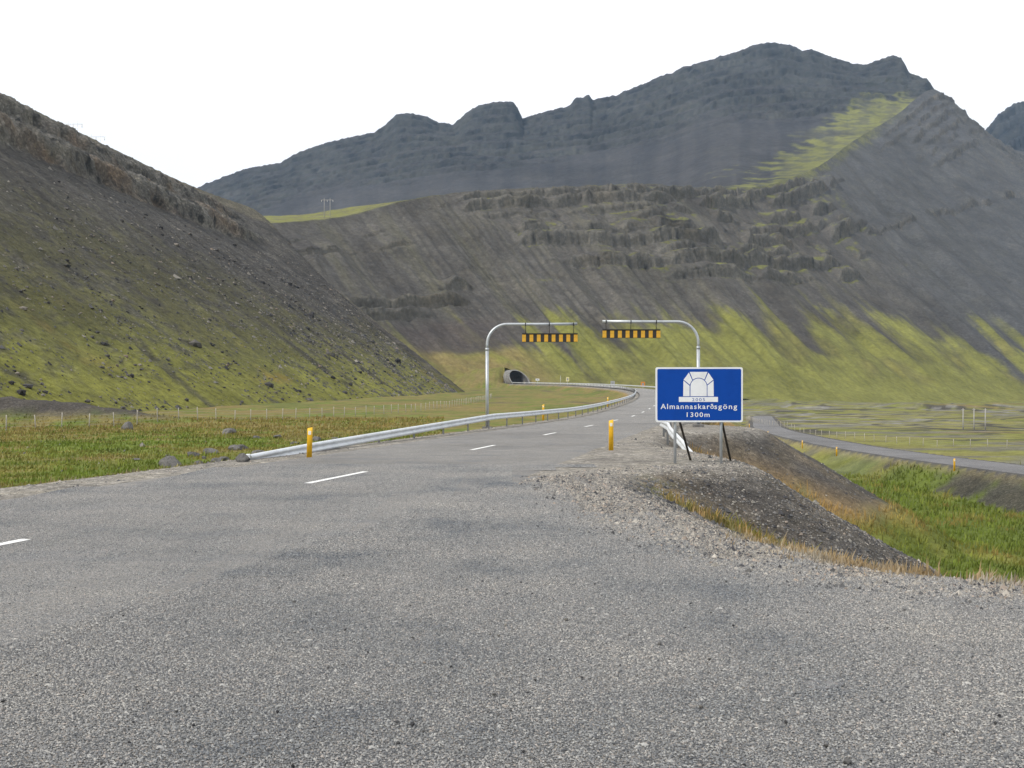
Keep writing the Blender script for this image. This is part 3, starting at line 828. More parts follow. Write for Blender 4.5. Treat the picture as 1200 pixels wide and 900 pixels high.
    # right-hand scree is bluer
    c = mixc(c, C_(0.069, 0.071, 0.074) * (1 + 0.25 * strk)[..., None], sstep(900, 980, U) * 0.8)
    # rock
    rk = mixc(np.broadcast_to(ROCK, P.shape), C_(0.125, 0.112, 0.090), sstep(0.0, 0.4, n1))
    rk = mixc(rk, ROCK_D, sstep(0.0, 0.4, -n2 - 0.35 * crag + 0.3 * perlin(Ls / 3.5, zz / 9)) * 0.8)
    rock = np.clip((0.25 + inb) * sstep(0.84, 0.66, N2[..., 2]) * (f > 0.36), 0, 1)
    c = mixc(c, rk, rock)
    # grass: broad green foot with tongues running up between the scree chutes
    top = np.interp(U, [60, 300, 380, 420, 470, 520, 560, 620, 700, 760, 830, 900, 960, 1000, 1095, 1300], [0.35, 0.34, 0.30, 0.28, 0.26, 0.28, 0.36, 0.34, 0.36, 0.40, 0.42, 0.36, 0.26, 0.20, 0.14, 0.10])
    gmask = sstep(0.06, -0.07, f - top + 0.46 * strk + 0.10 * n1 + 0.10 * gulb)
    hg = mixc(np.broadcast_to(HGREEN, P.shape), HOLIVE, sstep(-0.1, 0.35, n1 + strk * 0.6 + 1.1 * (f - top * 0.6)))
    hg = mixc(hg, C_(0.19, 0.18, 0.05), sstep(0.1, 0.4, n1 - 0.3 * strk) * 0.7)
    c = mixc(c, hg, gmask * 0.95)
    # ledge grass among the cliffs and on the terrace top
    lg = sstep(0.5, 0.58, f) * sstep(0.80, 0.90, N2[..., 2]) * sstep(520, 570, U) * sstep(-0.02, 0.22, fbm(x / 28 + 4, y / 28, zz / 28, o=3) + 0.15 * n2) * (U < 960)
    c = mixc(c, C_(0.120, 0.125, 0.036), lg * 0.9)
    tt = sstep(0.99, 1.02, Wg) * (U < 545) * sstep(545, 500, U)
    c = mixc(c, mixc(np.broadcast_to(C_(0.16, 0.165, 0.04), P.shape), C_(0.12, 0.115, 0.06), sstep(-0.2, 0.3, n2)), tt)
    sm_ = sstep(0.955, 1.0, f + 0.04 * n1 + 0.03 * n2) * sstep(820, 860, U) * sstep(1075, 1000, U) * sstep(-0.25, 0.15, n1 + 0.6 * n2 + 0.1)
    c = mixc(c, C_(0.125, 0.128, 0.045), sm_ * 0.8)
    # replanted tan slope and raw spoil around the portal
    reg = sstep(330, 375, U) * sstep(500, 440, U)
    tan = reg * sstep(0.30, 0.24, f + 0.05 * n1 + 0.0004 * (U - 400))
    c = mixc(c, mixc(np.broadcast_to(HTAN, P.shape), C_(0.17, 0.165, 0.045), sstep(-0.1, 0.35, n1 + 0.4 * n2)), tan)
    sp = reg * sstep(0.23, 0.27, f + 0.05 * n1) * sstep(0.44, 0.38, f + 0.08 * n1) * sstep(-0.5, 0.0, strk + 0.4)
    c = mixc(c, C_(0.070, 0.060, 0.055), sp * 0.9)
    c = c * (1 + 0.14 * n2)[..., None]
    make_hill('cliff_hill', P, c, 1 - np.clip(gmask + tan + lg + tt, 0, 1) * 0.8, 'hill_mid', 'stepped basalt cliff hillside with green foot above the tunnel mouth', cut=tunnel_cut)
    return P
CH = cliff_hill()

def far_mountain():
    sk = [(60, 300, 2300), (150, 262, 2400), (243, 215, 2500), (268, 205, 2500), (290, 197, 2510), (330, 191, 2520), (345, 181, 2520), (372, 171, 2520), (400, 163, 2520), (440, 155, 2520), (452, 146, 2520), (465, 134, 2500), (482, 133, 2500), (500, 137, 2500), (512, 143, 2510),
          (532, 146, 2520), (548, 131, 2500), (560, 124, 2500), (578, 120, 2490), (600, 119, 2490), (606, 126, 2500), (612, 139, 2520), (632, 133, 2530), (652, 128, 2530), (668, 124, 2530), (674, 116, 2520), (690, 112, 2520), (694, 117, 2530), (722, 112, 2540), (732, 107, 2540), (758, 97, 2550), (772, 90, 2550), (786, 86, 2550),
          (800, 79, 2560), (832, 70, 2570), (866, 60, 2580), (886, 52, 2580), (905, 50, 2580), (926, 53, 2580), (940, 60, 2570), (951, 58, 2560), (972, 66, 2540), (1000, 75, 2510), (1014, 76, 2490), (1030, 70, 2450), (1046, 65, 2420), (1056, 67, 2390), (1064, 84, 2360), (1074, 89, 2330), (1086, 92, 2300), (1100, 112, 2260), (1140, 160, 2260)]
    sk = np.array([pix(*p) for p in sk]); nk = len(sk)
    toe_ctl = [(60, -560, 1500, 215), (243, -400, 1480, 225), (400, -230, 1440, 235), (560, -40, 1380, 235), (700, 110, 1290, 228), (780, 175, 1200, 222), (840, 0, 0, 0), (900, 0, 0, 0), (960, 0, 0, 0), (1000, 0, 0, 0), (1050, 0, 0, 0), (1095, 0, 0, 0), (1140, 0, 0, 0)]
    low = {840: pix(840, 227, 1120), 900: pix(900, 224, 1180), 960: pix(960, 203, 1320), 1000: pix(1000, 176, 1540), 1050: pix(1050, 147, 1790), 1095: pix(1095, 120, 2030), 1140: pix(1140, 175, 2140)}
    toe = np.array([low[a] if a in low else (b, c_, d_) for a, b, c_, d_ in toe_ctl]); tpx = np.array([a[0] for a in toe_ctl], dtype=float)
    n = 760
    skp = np.array([p[0] / p[1] * 1150 + 600 for p in sk])
    PX = np.linspace(60, 1140, n)
    crest = np.stack([np.interp(PX, skp, sk[:, k]) for k in range(3)], 1)
    tp = catmull(toe, np.interp(PX, tpx, np.arange(len(tpx))))
    W = np.r_[np.linspace(0, 1, 215), np.linspace(1, 1.35, 20)[1:]]
    nv = len(W)
    U = np.broadcast_to(PX[:, None], (n, nv)); Wg = np.broadcast_to(W[None, :], (n, nv)); f = np.minimum(Wg, 1)
    # smooth the base of the face, keep the crest jagged only near the top
    ker = np.ones(121) / 121
    cs = np.stack([np.convolve(np.pad(crest[:, k], 60, mode='edge'), ker, mode='valid') for k in range(3)], 1)
    top = cs[:, None, :] + (crest - cs)[:, None, :] * sstep(0.70, 1.0, f)[..., None]
    xy = tp[:, None, :2] + (top - tp[:, None, :])[..., :2] * Wg[..., None]
    x, y = xy[..., 0], xy[..., 1]
    h = 0.62 * f**1.7 + 0.38 * f
    cl = np.interp(U, [60, 243, 450, 600, 700, 800, 950, 1050, 1140], [0.62, 0.60, 0.60, 0.58, 0.66, 0.62, 0.58, 0.72, 0.7])
    nn = fbm(x / 160, y / 160, o=4)
    inb = sstep(cl - 0.05, cl + 0.06, f + 0.10 * nn)
    jit = 0.03 * fbm(x / 90, f * 2, o=4) + 0.012 * fbm(x / 20, f * 8, o=3)
    hs = mix(h, 0.5 * terrace(h + jit, 17, 3.0) + 0.5 * terrace(h + jit * 1.3, 41, 2.6) - jit * 0.9, inb * 0.9)
    hs = mix(hs, h, sstep(0.97, 1.0, f))
    zz = tp[:, None, 2] + (top[..., 2] - tp[:, None, 2]) * hs - np.maximum(Wg - 1, 0) * 900
    P = np.stack([x, y, zz], -1); N = normals_of(P)
    NB = normals_of(np.stack([x, y, tp[:, None, 2] + (top[..., 2] - tp[:, None, 2]) * h - np.maximum(Wg - 1, 0) * 900], -1))
    gul = fbm(U / 16, f * 1.0, o=4); crag = fbm(x / 20, y / 20, zz / 26, o=4, ridge=True)
    disp = (1.5 * gul * (1 - inb) * sstep(0, 0.2, f) + inb * (5 * crag + 6 * fbm(x / 70, y / 70, zz / 70, o=4))) * mix(1, 0.4, sstep(0.93, 1, f))
    P = P + NB * disp[..., None]
    P[..., 2] += 5.0 * fbm(U / 7, f * 0, o=3) * sstep(0.9, 1.0, f)
    N2 = normals_of(P)
    x, y, zz = P[..., 0], P[..., 1], P[..., 2]
    n1 = fbm(x / 130, y / 130, zz / 130, o=5); n2 = fbm(x / 30, y / 30, zz / 30, o=4); strk = fbm(U / 22 + 0.3 * n1, f * 0.8, o=5)
    c = mixc(np.broadcast_to(C_(0.050, 0.049, 0.051), P.shape), C_(0.036, 0.036, 0.039), sstep(-0.2, 0.35, strk + 0.3 * n1))
    rk = mixc(np.broadcast_to(C_(0.054, 0.056, 0.053), P.shape), C_(0.022, 0.024, 0.026), sstep(-0.1, 0.4, -n2))
    c = mixc(c, rk, inb * sstep(0.9, 0.65, N2[..., 2]))
    c = c * (1 - 0.30 * inb * sstep(0.0, 0.35, fbm(x / 150, zz / 9 + 0.8 * n1, o=3)))[..., None]
    # moss on the sunny shoulder that runs down to the spur
    lim = np.interp(U, [800, 830, 900, 950, 990, 1020, 1060, 1100], [0.06, 0.13, 0.24, 0.44, 0.62, 0.70, 0.74, 0.5])
    ms = sstep(0.05, -0.05, f - lim + 0.30 * n1 + 0.24 * n2) * sstep(800, 840, U) * (U < 1105)
    ms = ms * mix(1, sstep(-0.2, 0.05, n1 + 0.6 * n2 + 0.12 + 0.35 * sstep(0.5, 0.2, f)), sstep(880, 950, U) * 0.85)
    c = mixc(c, mixc(np.broadcast_to(C_(0.165, 0.170, 0.045), P.shape), C_(0.105, 0.105, 0.055), sstep(-0.2, 0.2, n2 + 0.5 * strk)), ms * 0.85)
    make_hill('far_mountain', P, c, 1 - ms * 0.5, 'hill_far', 'long jagged dark mountain ridge behind the cliff hillside')
far_mountain()

def far_peak():
    sk = np.array([pix(1090, 260, 3000), pix(1130, 190, 3000), pix(1158, 150, 3000), pix(1172, 134, 3000), pix(1190, 122, 3000), pix(1206, 118, 3000), pix(1230, 126, 3020), pix(1290, 150, 3050), pix(1400, 120, 3100), pix(1600, 180, 3200)])
    n = 180
    cr_ = interp_rows(sk, n, False)
    cr_[:, 2] += 7 * fbm(np.arange(n) * 0.25, np.zeros(n), o=3)
    to = cr_ * 1.0; to[:, 1] -= 900; to[:, 0] -= 250; to[:, 2] = 150
    W = np.r_[np.linspace(0, 1, 130), np.linspace(1, 1.3, 10)[1:]]
    f = np.minimum(W, 1)[None, :] + np.zeros((n, 1)); Wg = W[None, :] + np.zeros((n, 1))
    xy = to[:, None, :2] + (cr_ - to)[:, None, :2] * Wg[..., None]
    x, y = xy[..., 0], xy[..., 1]
    jit = 0.03 * fbm(x / 90, f * 2, o=4)
    hs = mix(f, terrace(f + jit, 16, 2.6) - jit, 0.8 * sstep(0.3, 0.5, f) * (1 - sstep(0.97, 1, f)))
    zz = to[:, None, 2] + (cr_ - to)[:, None, 2] * hs - np.maximum(Wg - 1, 0) * 900
    P = np.stack([x, y, zz], -1); N = normals_of(P)
    P = P + N * ((14 * fbm(x / 40, y / 40, zz / 80, o=4, ridge=True) + 8 * fbm(x / 90, y / 90, zz / 90, o=3)) * mix(1, 0.4, sstep(0.93, 1, f)))[..., None]
    n2 = fbm(P[..., 0] / 35, P[..., 1] / 35, P[..., 2] / 35, o=4)
    c = mixc(np.broadcast_to(C_(0.046, 0.048, 0.047), P.shape), C_(0.024, 0.026, 0.028), sstep(-0.2, 0.3, n2))
    make_hill('far_peak', P, c, np.ones((n, len(W))), 'hill_far', 'blue grey rocky peak farthest behind the scree shoulder')
far_peak()

# ------------------------------------------------------------------ tunnel mouth
def tunnel():
    root = empty('tunnel_portal', tuple(T_O))
    tag(root, 'concrete tube tunnel mouth with slanted collar in the hillside', 'tunnel')
    M = Matrix((( T_RT.x, T_AX.x, 0, 0), (T_RT.y, T_AX.y, 0, 0), (0, 0, 1, 0), (0, 0, 0, 1)))
    root.matrix_world = Matrix.Translation(Vector(T_O)) @ M
    def prof(r):
        a = np.radians(np.linspace(-24, 204, 41))
        return np.stack([r * np.cos(a), 2.0 + r * np.sin(a)], 1)
    def shell(r, fr, depth, n=14):
        p = prof(r)
        t = np.linspace(0, 1, n)
        V = []
        for l, hgt in p:
            a0 = fr(hgt)
            V.append(np.stack([np.full(n, l), a0 + (depth - a0) * t, np.full(n, hgt)], 1))
        return np.array(V)
    fr = lambda hh: -10.5 + 1.25 * max(hh, 0)
    link('outer_shell', mesh_np('outer_shell', shell(T_R + 0.45, fr, 60).reshape(-1, 3), grid_faces(41, 14)), 'concrete_weathered', root)
    link('inner_lining', mesh_np('inner_lining', shell(T_R, fr, 110, 30).reshape(-1, 3), grid_faces(41, 30)), 'concrete_shaded', root)
    # collar rim
    a = prof(T_R - 0.02); b = prof(T_R + 0.5)
    V = []
    for (l0, h0), (l1, h1) in zip(a, b):
        V.append([(l0, fr(h0) - 0.35, h0), (l1, fr(h1) - 0.35, h1), (l1, fr(h1) + 0.5, h1), (l0, fr(h0) + 0.3, h0)])
    V = np.array(V); i = np.arange(41 * 4).reshape(41, 4)
    F = [(i[q, e], i[q + 1, e], i[q + 1, (e + 1) % 4], i[q, (e + 1) % 4]) for q in range(40) for e in range(4)]
    link('collar', mesh_np('collar', V.reshape(-1, 3), F, False), 'concrete_weathered', root)
    MB().box((0, 110.2, 3), (14, 0.4, 12)).build('dark_stop', 'concrete_shaded', root)  # added stop, no real tunnel part; closes the bore so it stays dark
tunnel()

# ------------------------------------------------------------------ guard rails
W_PROF = [(-0.155, 0.0), (-0.145, 0.035), (-0.105, 0.075), (-0.06, 0.075), (-0.025, 0.02), (0.0, 0.012), (0.025, 0.02), (0.06, 0.075), (0.105, 0.075), (0.145, 0.035), (0.155, 0.0)]
def rail(name, label, ys, side, s_of, h_of, near_to):
    """side = -1 left / +1 right; face of the beam points at the road"""
    def P(sv):
        i = min(int(sv / 0.5), len(RC) - 2); fr_ = sv / 0.5 - i
        c = RC[i] * (1 - fr_) + RC[i + 1] * fr_; n = RN[i] * (1 - fr_) + RN[i + 1] * fr_
        s_ = s_of(c[1])
        return np.array((c[0] + n[0] * s_, c[1] + n[1] * s_, c[2])), n
    s0 = RS[road_at(ys[0])[2]]; s1 = RS[road_at(ys[1])[2]]
    o0, _ = P(s0)
    root = empty(name, (o0[0], o0[1], o0[2])); O = np.array((o0[0], o0[1], o0[2]))
    tag(root, label, 'guard rail')
    def beam(a, b, stepm):
        ss = np.r_[np.arange(a, b - 1e-6, stepm), b]
        V = []
        for q in ss:
            p, n = P(q); hh = h_of(p[1])
            p2, _ = P(min(q + 0.5, s1)); p1, _ = P(max(q - 0.5, s0)); tg = p2 - p1; tg /= np.linalg.norm(tg) + 1e-9
            nr = np.array((tg[1], -tg[0]))
            inn = -side * nr
            front = [(p[0] + inn[0] * d_ - O[0], p[1] + inn[1] * d_ - O[1], p[2] + hh + zz - O[2]) for zz, d_ in W_PROF]
            backp = [(p[0] + inn[0] * (d_ - 0.008) - O[0], p[1] + inn[1] * (d_ - 0.008) - O[1], p[2] + hh + zz - O[2]) for zz, d_ in W_PROF[::-1]]
            V.append(front + backp)
        V = np.array(V); m = V.shape[1]; i = np.arange(len(ss) * m).reshape(len(ss), m)
        F = [(i[q, e], i[q + 1, e], i[q + 1, (e + 1) % m], i[q, (e + 1) % m]) for q in range(len(ss) - 1) for e in range(m)]
        link('rail_beam', mesh_np('rail_beam', V.reshape(-1, 3), F, True), 'rail_zinc', root)
    q = s0
    while q < s1 - 1:
        p, _ = P(q)
        if p[1] < near_to: e = min(q + 4.0, s1)
        else: e = s1
        beam(q, e, 1.0 if e - q < 5 else 3.0)
        q = e
    pm = MB().box((0, 0, -0.4), (0.07, 0.12, 1.7)).mesh('post'); pm.materials.append(MATS['grey_steel_post'])
    q = s0 + 2.0
    while q < s1:
        p, n = P(q); hh = h_of(p[1])
        if hh > 0.12:
            o = link('post', pm, None, root)
            o.location = (p[0] - O[0] + side * n[0] * 0.075, p[1] - O[1] + side * n[1] * 0.075, p[2] + hh - 0.33 - O[2])
        q += 4.0 if p[1] < 260 else 8.0
    # closed nose at the ramped end
    p, n = P(s0)
    MB().box((side * n[0] * 0.02, side * n[1] * 0.02, h_of(p[1])), (0.12, 0.1, 0.34), None, 0.02).build('end_cap', 'rail_zinc', root)
    return root
rail('guard_rail', 'long silver guard rail ramping up along the meadow edge of the road', (25, 524), -1,
     lambda y: -(4.42 + 0.2 * sstep(60, 30, y)), lambda y: float(np.interp(y, [25, 30, 52, 600], [-0.06, 0.10, 0.60, 0.62])), 130)
rail('guard_rail', 'silver guard rail starting behind the blue tunnel sign', (29.5, 518), 1,
     lambda y: float(np.interp(y, [29.5, 32, 36, 42, 52, 600], [7.25, 6.55, 5.75, 5.0, 4.5, 4.45])), lambda y: float(np.interp(y, [29.5, 31.5, 36, 600], [-0.30, 0.05, 0.55, 0.60])), 70)

# ------------------------------------------------------------------ height gauges over the lanes
def height_gauge(label, base, tip, sgn, bar0, bar1, zarm, zbar0, zbar1):
    bz = H(*base)
    root = empty('height_gauge', (base[0], base[1], bz)); tag(root, label, 'height gauge', 'height gauges over the lanes')
    za = zarm - bz
    MB().tube([(0, 0, 0.0), (0, 0, za - 1.45)], 0.095, 16).build('pole', 'galvanised', root)
    MB().tube([(0, 0, za - 1.50), (0, 0, za - 1.36)], 0.108, 16).build('sleeve', 'galvanised', root)
    MB().box((0, 0, 0.02), (0.55, 0.55, 0.28), None, 0.02).build('footing', 'concrete_base', root)
    bend = [(sgn * (1.15 - 1.15 * math.cos(a)), 0, za - 1.15 + 1.15 * math.sin(a)) for a in np.linspace(0, math.pi / 2, 12)]
    L = abs(tip - base[0])
    MB().tube([(0, 0, za - 1.45)] + bend + [(sgn * L * 0.6, 0, za + 0.0), (sgn * L, 0, za + 0.02)], 0.078, 16).build('arm', 'galvanised', root)
    c0, c1 = bar0 - base[0], bar1 - base[0]
    z0, z1 = zbar0 - bz, zbar1 - bz
    bar = MB().box(((c0 + c1) / 2, 0, (z0 + z1) / 2), (c1 - c0, 0.035, z1 - z0), None, 0.006).build('gauge_board', 'black_panel_paint', root)
    n = 8; wd = (c1 - c0) / (2 * n - 1) * 1.02
    pm = MB().box((0, 0, 0), (wd, 0.012, (z1 - z0) * 0.86), None, 0.003).mesh('yellow_panel'); pm.materials.append(MATS['yellow_panel_paint'])
    for k in range(n):
        o = link('yellow_panel', pm, None, bar)
        o.location = (c0 + wd * 0.49 + (c1 - c0 - wd * 0.98) * k / (n - 1), -0.0255, (z0 + z1) / 2 - 0.01)
    # lipped top edge and hangers
    MB().box(((c0 + c1) / 2, -0.02, z1 + 0.02), (c1 - c0 + 0.02, 0.09, 0.03)).build('top_channel', 'black_panel_paint', root)
    for fx in (0.06, 0.49, 0.93):
        xx = c0 + (c1 - c0) * fx
        MB().tube([(xx, 0, z1), (xx, 0, za - 0.05)], 0.018, 8).box((xx, 0, za - 0.01), (0.05, 0.19, 0.19)).build('hanger', 'black_panel_paint', root)
height_gauge('height gauge on a bent steel pole behind the long guard rail', (-1.42, 56), 3.72, 1, 0.58, 3.74, 5.79, 4.77, 5.24)
height_gauge('height gauge on a bent steel pole rising above the blue sign', (10.25, 54), 4.97, -1, 4.98, 8.16, 5.78, 4.88, 5.33)

# ------------------------------------------------------------------ blue tunnel sign
def text_mesh(body, width, height, thick, offset):
    cu = bpy.data.curves.new('t', 'FONT'); cu.body = body; cu.align_x = 'LEFT'; cu.offset = offset; cu.extrude = 0; cu.size = 1; cu.space_character = 1.22
    cu.resolution_u = 3
    o = bpy.data.objects.new('t', cu); col.objects.link(o)
    me = bpy.data.meshes.new_from_object(o.evaluated_get(bpy.context.evaluated_depsgraph_get()))
    bpy.data.objects.remove(o); bpy.data.curves.remove(cu)
    v = np.empty(len(me.vertices) * 3, dtype=np.float32); me.vertices.foreach_get('co', v); v = v.reshape(-1, 3)
    v[:, 0] -= v[:, 0].min(); v[:, 0] *= width / v[:, 0].max()
    v[:, 1] *= height / 0.70           # cap height of the face
    v[:, 0] -= width / 2
    w_ = np.stack([v[:, 0], np.zeros(len(v)), v[:, 1]], 1)
    me.vertices.foreach_set('co', w_.ravel()); me.update()
    return me

def tunnel_sign():
    D = 24.5; k = D / 1150
    X0 = (819.2 - 600) * k; Zc = CAM_Z + (465 - 462.5) * k
    root = empty('road_sign', (X0, D, H(X0, D)), R(-1.5)); bz = root.location.z
    tag(root, 'blue tunnel sign with white arch pictogram on two steel posts', 'road sign')
    def L(zx, zy): return ((zx / 6 + 740 - 819.2) * k, (462.5 - (zy / 6 + 410)) * k + Zc - bz)
    Wd, Hh = 101.7 * k, 64.3 * k; cz = Zc - bz
    def rrect(w_, h_, r_, n=6):
        out = []
        for cx, cy, a0 in ((1, 1, 0), (-1, 1, 90), (-1, -1, 180), (1, -1, 270)):
            for a in np.linspace(a0, a0 + 90, n): out.append((cx * (w_ / 2 - r_) + r_ * math.cos(R(a)), cz + cy * (h_ / 2 - r_) + r_ * math.sin(R(a))))
        return out
    panel = MB().prism(rrect(Wd, Hh, 0.05), -0.02, 0.02).build('sign_panel', 'sign_white', root)
    MB().prism(rrect(Wd - 0.085, Hh - 0.085, 0.035), -0.023, -0.019).build('blue_field', 'sign_blue', panel)
    yb, yf = -0.024, -0.0265
    def piece(pts, name='arch_stone'):
        MB().prism([L(*p) for p in pts], yb, yf).build(name, 'sign_white', panel)
    arch = lambda a0, a1, n=8, rx=59, ry=59, e=0: [(471 + (rx + e) * math.cos(R(a)), 258 - (ry + e) * math.sin(R(a))) for a in np.linspace(a0, a1, n)]
    piece([(414, 326), (414, 258)] + arch(180, 0, 20, 57, 57)[1:-1] + [(528, 258), (528, 326)], 'arch_opening')
    e = 4
    piece([(363, 326), (408, 326), (408, 252), (365, 216)])                                     # left foot
    piece([(533, 326), (577, 326), (575, 216), (533, 250)])                                     # right foot
    piece([(366, 210), (403, 160), (425, 211)] + arch(135, 163, 5, 62, 62) + [(410, 245)])
    piece([(574, 210), (539, 160), (517, 211)] + arch(45, 17, 5, 62, 62) + [(532, 243)])
    piece([(409, 155), (533, 155), (512, 208)] + arch(52, 128, 8, 62, 62) + [(430, 208)])
    piece([(333, 331), (606, 331), (606, 366), (333, 366)], 'arch_plinth')
    def text(body, cx, x0, x1, ybase, ycap, mat, off, name):
        a, b = L(x0, ybase), L(x1, ycap)
        me = text_mesh(body, b[0] - a[0], b[1] - a[1], 0, off)
        o = link(name, me, mat, panel); o.location = ((a[0] + b[0]) / 2, -0.0262 if mat == 'sign_white' else -0.0285, a[1])
    text('Almannaskar', 0, 205, 548, 415, 379, 'sign_white', 0.010, 'lettering')
    text('sg\u00f6ng', 0, 581, 740, 415, 379, 'sign_white', 0.010, 'lettering')
    eo = [(565 + 12 * math.cos(a), 403 - 12 * math.sin(a)) for a in np.linspace(0, 2 * math.pi, 20, endpoint=False)]
    ei = [(565 + 7.2 * math.cos(a), 403 - 7.2 * math.sin(a)) for a in np.linspace(0, 2 * math.pi, 20, endpoint=False)]
    mb = MB()
    for q in range(20):
        q2 = (q + 1) % 20; mb.prism([L(*eo[q]), L(*eo[q2]), L(*ei[q2]), L(*ei[q])], yb, yf)
    mb.build('lettering', 'sign_white', panel)
    MB().prism([L(577, 403), L(575, 394), L(568.5, 385), L(560, 379), L(557.5, 382.5), L(564, 387.5), L(569.5, 394.5), L(572.2, 403)], yb - 0.0004, yf - 0.0004).build('lettering', 'sign_white', panel)
    MB().prism([L(557, 389.5), L(573, 381.5), L(571.5, 378.3), L(555.5, 386.3)], yb - 0.0008, yf - 0.0008).build('lettering', 'sign_white', panel)
    text('1300m', 0, 388, 548, 471, 439, 'sign_white', 0.010, 'lettering')
    text('2005', 0, 425, 515, 360, 339, 'sign_blue', 0.0, 'lettering')
    # posts, back rails, timber props
    for zx in (309, 632):
        lx = L(zx, 0)[0]
        gz = H(X0 + lx, D) - bz
        MB().tube([(lx, 0.06, gz - 0.3), (lx, 0.06, cz + Hh * 0.42)], 0.037, 12).build('post', 'galvanised', root)
    for zz in (-0.3, 0.3):
        MB().box((0, 0.035, cz + zz * Hh), (Wd * 0.94, 0.03, 0.05)).build('back_rail', 'sign_back', root)
    for (tx, ty, gx, gy) in ((362, 505, 414, 768), (664, 505, 692, 780)):
        a = L(tx, ty); b = L(gx, gy)
        gy_ = 1.3; sc_ = (D + gy_) / D
        bx_ = (X0 + b[0]) * sc_ - X0; gzz = H(X0 + bx_, D + gy_) - bz
        t0 = Vector((a[0] - (bx_ - a[0]) * 0.55, 0.11, a[1] + 0.6)); t1 = Vector((bx_, gy_, gzz - 0.1))
        MB().tube([t0, t1], 0.03, 8).build('timber_prop', 'dark_timber', root)
tunnel_sign()

# ------------------------------------------------------------------ yellow marker posts
def marker_mesh():
    mb = MB()
    secs = [(0.0, 0.075, 0.035), (0.72, 0.072, 0.034), (0.90, 0.070, 0.033)]
    n = 12; rings = []
    for z, a, b in secs:
        rings.append([mb.bm.verts.new((a * math.copysign(abs(math.cos(t))**0.6, math.cos(t)), b * math.copysign(abs(math.sin(t))**0.6, math.sin(t)), z + (0.022 * (math.cos(t)) if z > 0.8 else 0))) for t in np.linspace(0, 2 * math.pi, n, endpoint=False)])
    for q in range(2):
        for i in range(n):
            f = mb.bm.faces.new((rings[q][i], rings[q][(i + 1) % n], rings[q + 1][(i + 1) % n], rings[q + 1][i])); f.smooth = True
    mb.bm.faces.new(rings[-1]); mb.bm.faces.new(rings[0][::-1])
    return mb.mesh('post')
_mk = marker_mesh(); _mk.materials.append(MATS['yellow_plastic'])
_mr = MB().box((0, 0, 0), (0.085, 0.076, 0.11), None, 0.012).mesh('reflector'); _mr.materials.append(MATS['reflector_white'])
def marker(x, y, label, group=None, h=0.92, rz=0.0, lean=0.0):
    o = empty('marker_post', (x, y, H(x, y) - 0.02), rz); o.rotation_euler.y = lean
    p = link('post', _mk, None, o); p.scale = (1, 1, h / 0.92)
    q = link('reflector', _mr, None, o); q.location = (0, 0, h - 0.16)
    tag(o, label, 'marker post', group)
marker(-5.56, 26.9, 'yellow marker post in front of the ramped rail end', h=0.86, lean=0.03)
marker(3.09, 30.6, 'yellow marker post on the gravel verge left of the blue sign', h=0.98)
for yy, ss, lb in ((67, -5.0, 'yellow marker post behind the long guard rail beside the meadow'), (112, -5.2, 'pale yellow marker post behind the long guard rail at the bend')):
    c, n, i = road_at(yy)
    marker(c[0] + n[0] * ss, c[1] + n[1] * ss, lb, h=1.15)
marker(34.8, 77.2, 'bright yellow marker post on the dark bank of the valley road', h=1.0)
for (x_, y_), lb in zip(((34.6, 104.6), (35.5, 120), (38.6, 148), (44.5, 184)), ('first small yellow marker post after the bright one along the valley road', 'second small yellow marker post after the bright one along the valley road',
        'third small yellow marker post after the bright one along the valley road', 'last faint yellow marker post where the valley road vanishes')):
    marker(x_, y_, lb, 'marker posts along the grassy valley road edge', h=1.0)

# ------------------------------------------------------------------ fences
_fp = MB().tube([(0, 0, -0.35), (0, 0, 0.6), (0.005, 0, 1.15)], [0.045, 0.042, 0.038], 7).mesh('post'); _fp.materials.append(MATS['fence_timber'])
def fence(label, path, spacing, hz=1.0):
    p = catmull(path, 400); L_ = np.r_[0, np.cumsum(np.linalg.norm(np.diff(p, axis=0), axis=1))]
    ss = np.arange(0, L_[-1], spacing)
    xs, ys = np.interp(ss, L_, p[:, 0]), np.interp(ss, L_, p[:, 1])
    xs = xs + rng.normal(0, 0.06, len(xs))
    zs = ground_info(xs, ys)['z']
    root = empty('fence', (xs[0], ys[0], zs[0])); tag(root, label, 'fence')
    O = Vector(root.location)
    for x_, y_, z_ in zip(xs, ys, zs):
        o = link('post', _fp, None, root); o.location = Vector((x_, y_, z_)) - O
        o.rotation_euler = (random.uniform(-.04, .04), random.uniform(-.05, .05), random.uniform(0, 6)); o.scale.z = hz * random.uniform(0.93, 1.06)
    for hh in (0.25, 0.5, 0.75, 1.02):
        MB().tube([(x_ - O.x, y_ - O.y, z_ + hh * hz - O.z) for x_, y_, z_ in zip(xs, ys, zs)], 0.006, 4).build('wire', 'wire', root)
fence('wire fence of pale timber posts across the left meadow', [(-60, 12), (-47, 40), (-36.0, 69), (-28, 90), (-20.4, 110), (-14, 132), (-9.5, 165), (-6.5, 205), (-5, 240)], 2.6)
fence('wire fence of pale posts in the field beyond the valley road', [(100, 108), (80, 117), (66, 130), (57, 148), (52, 175), (54, 215), (62, 260)], 2.6)

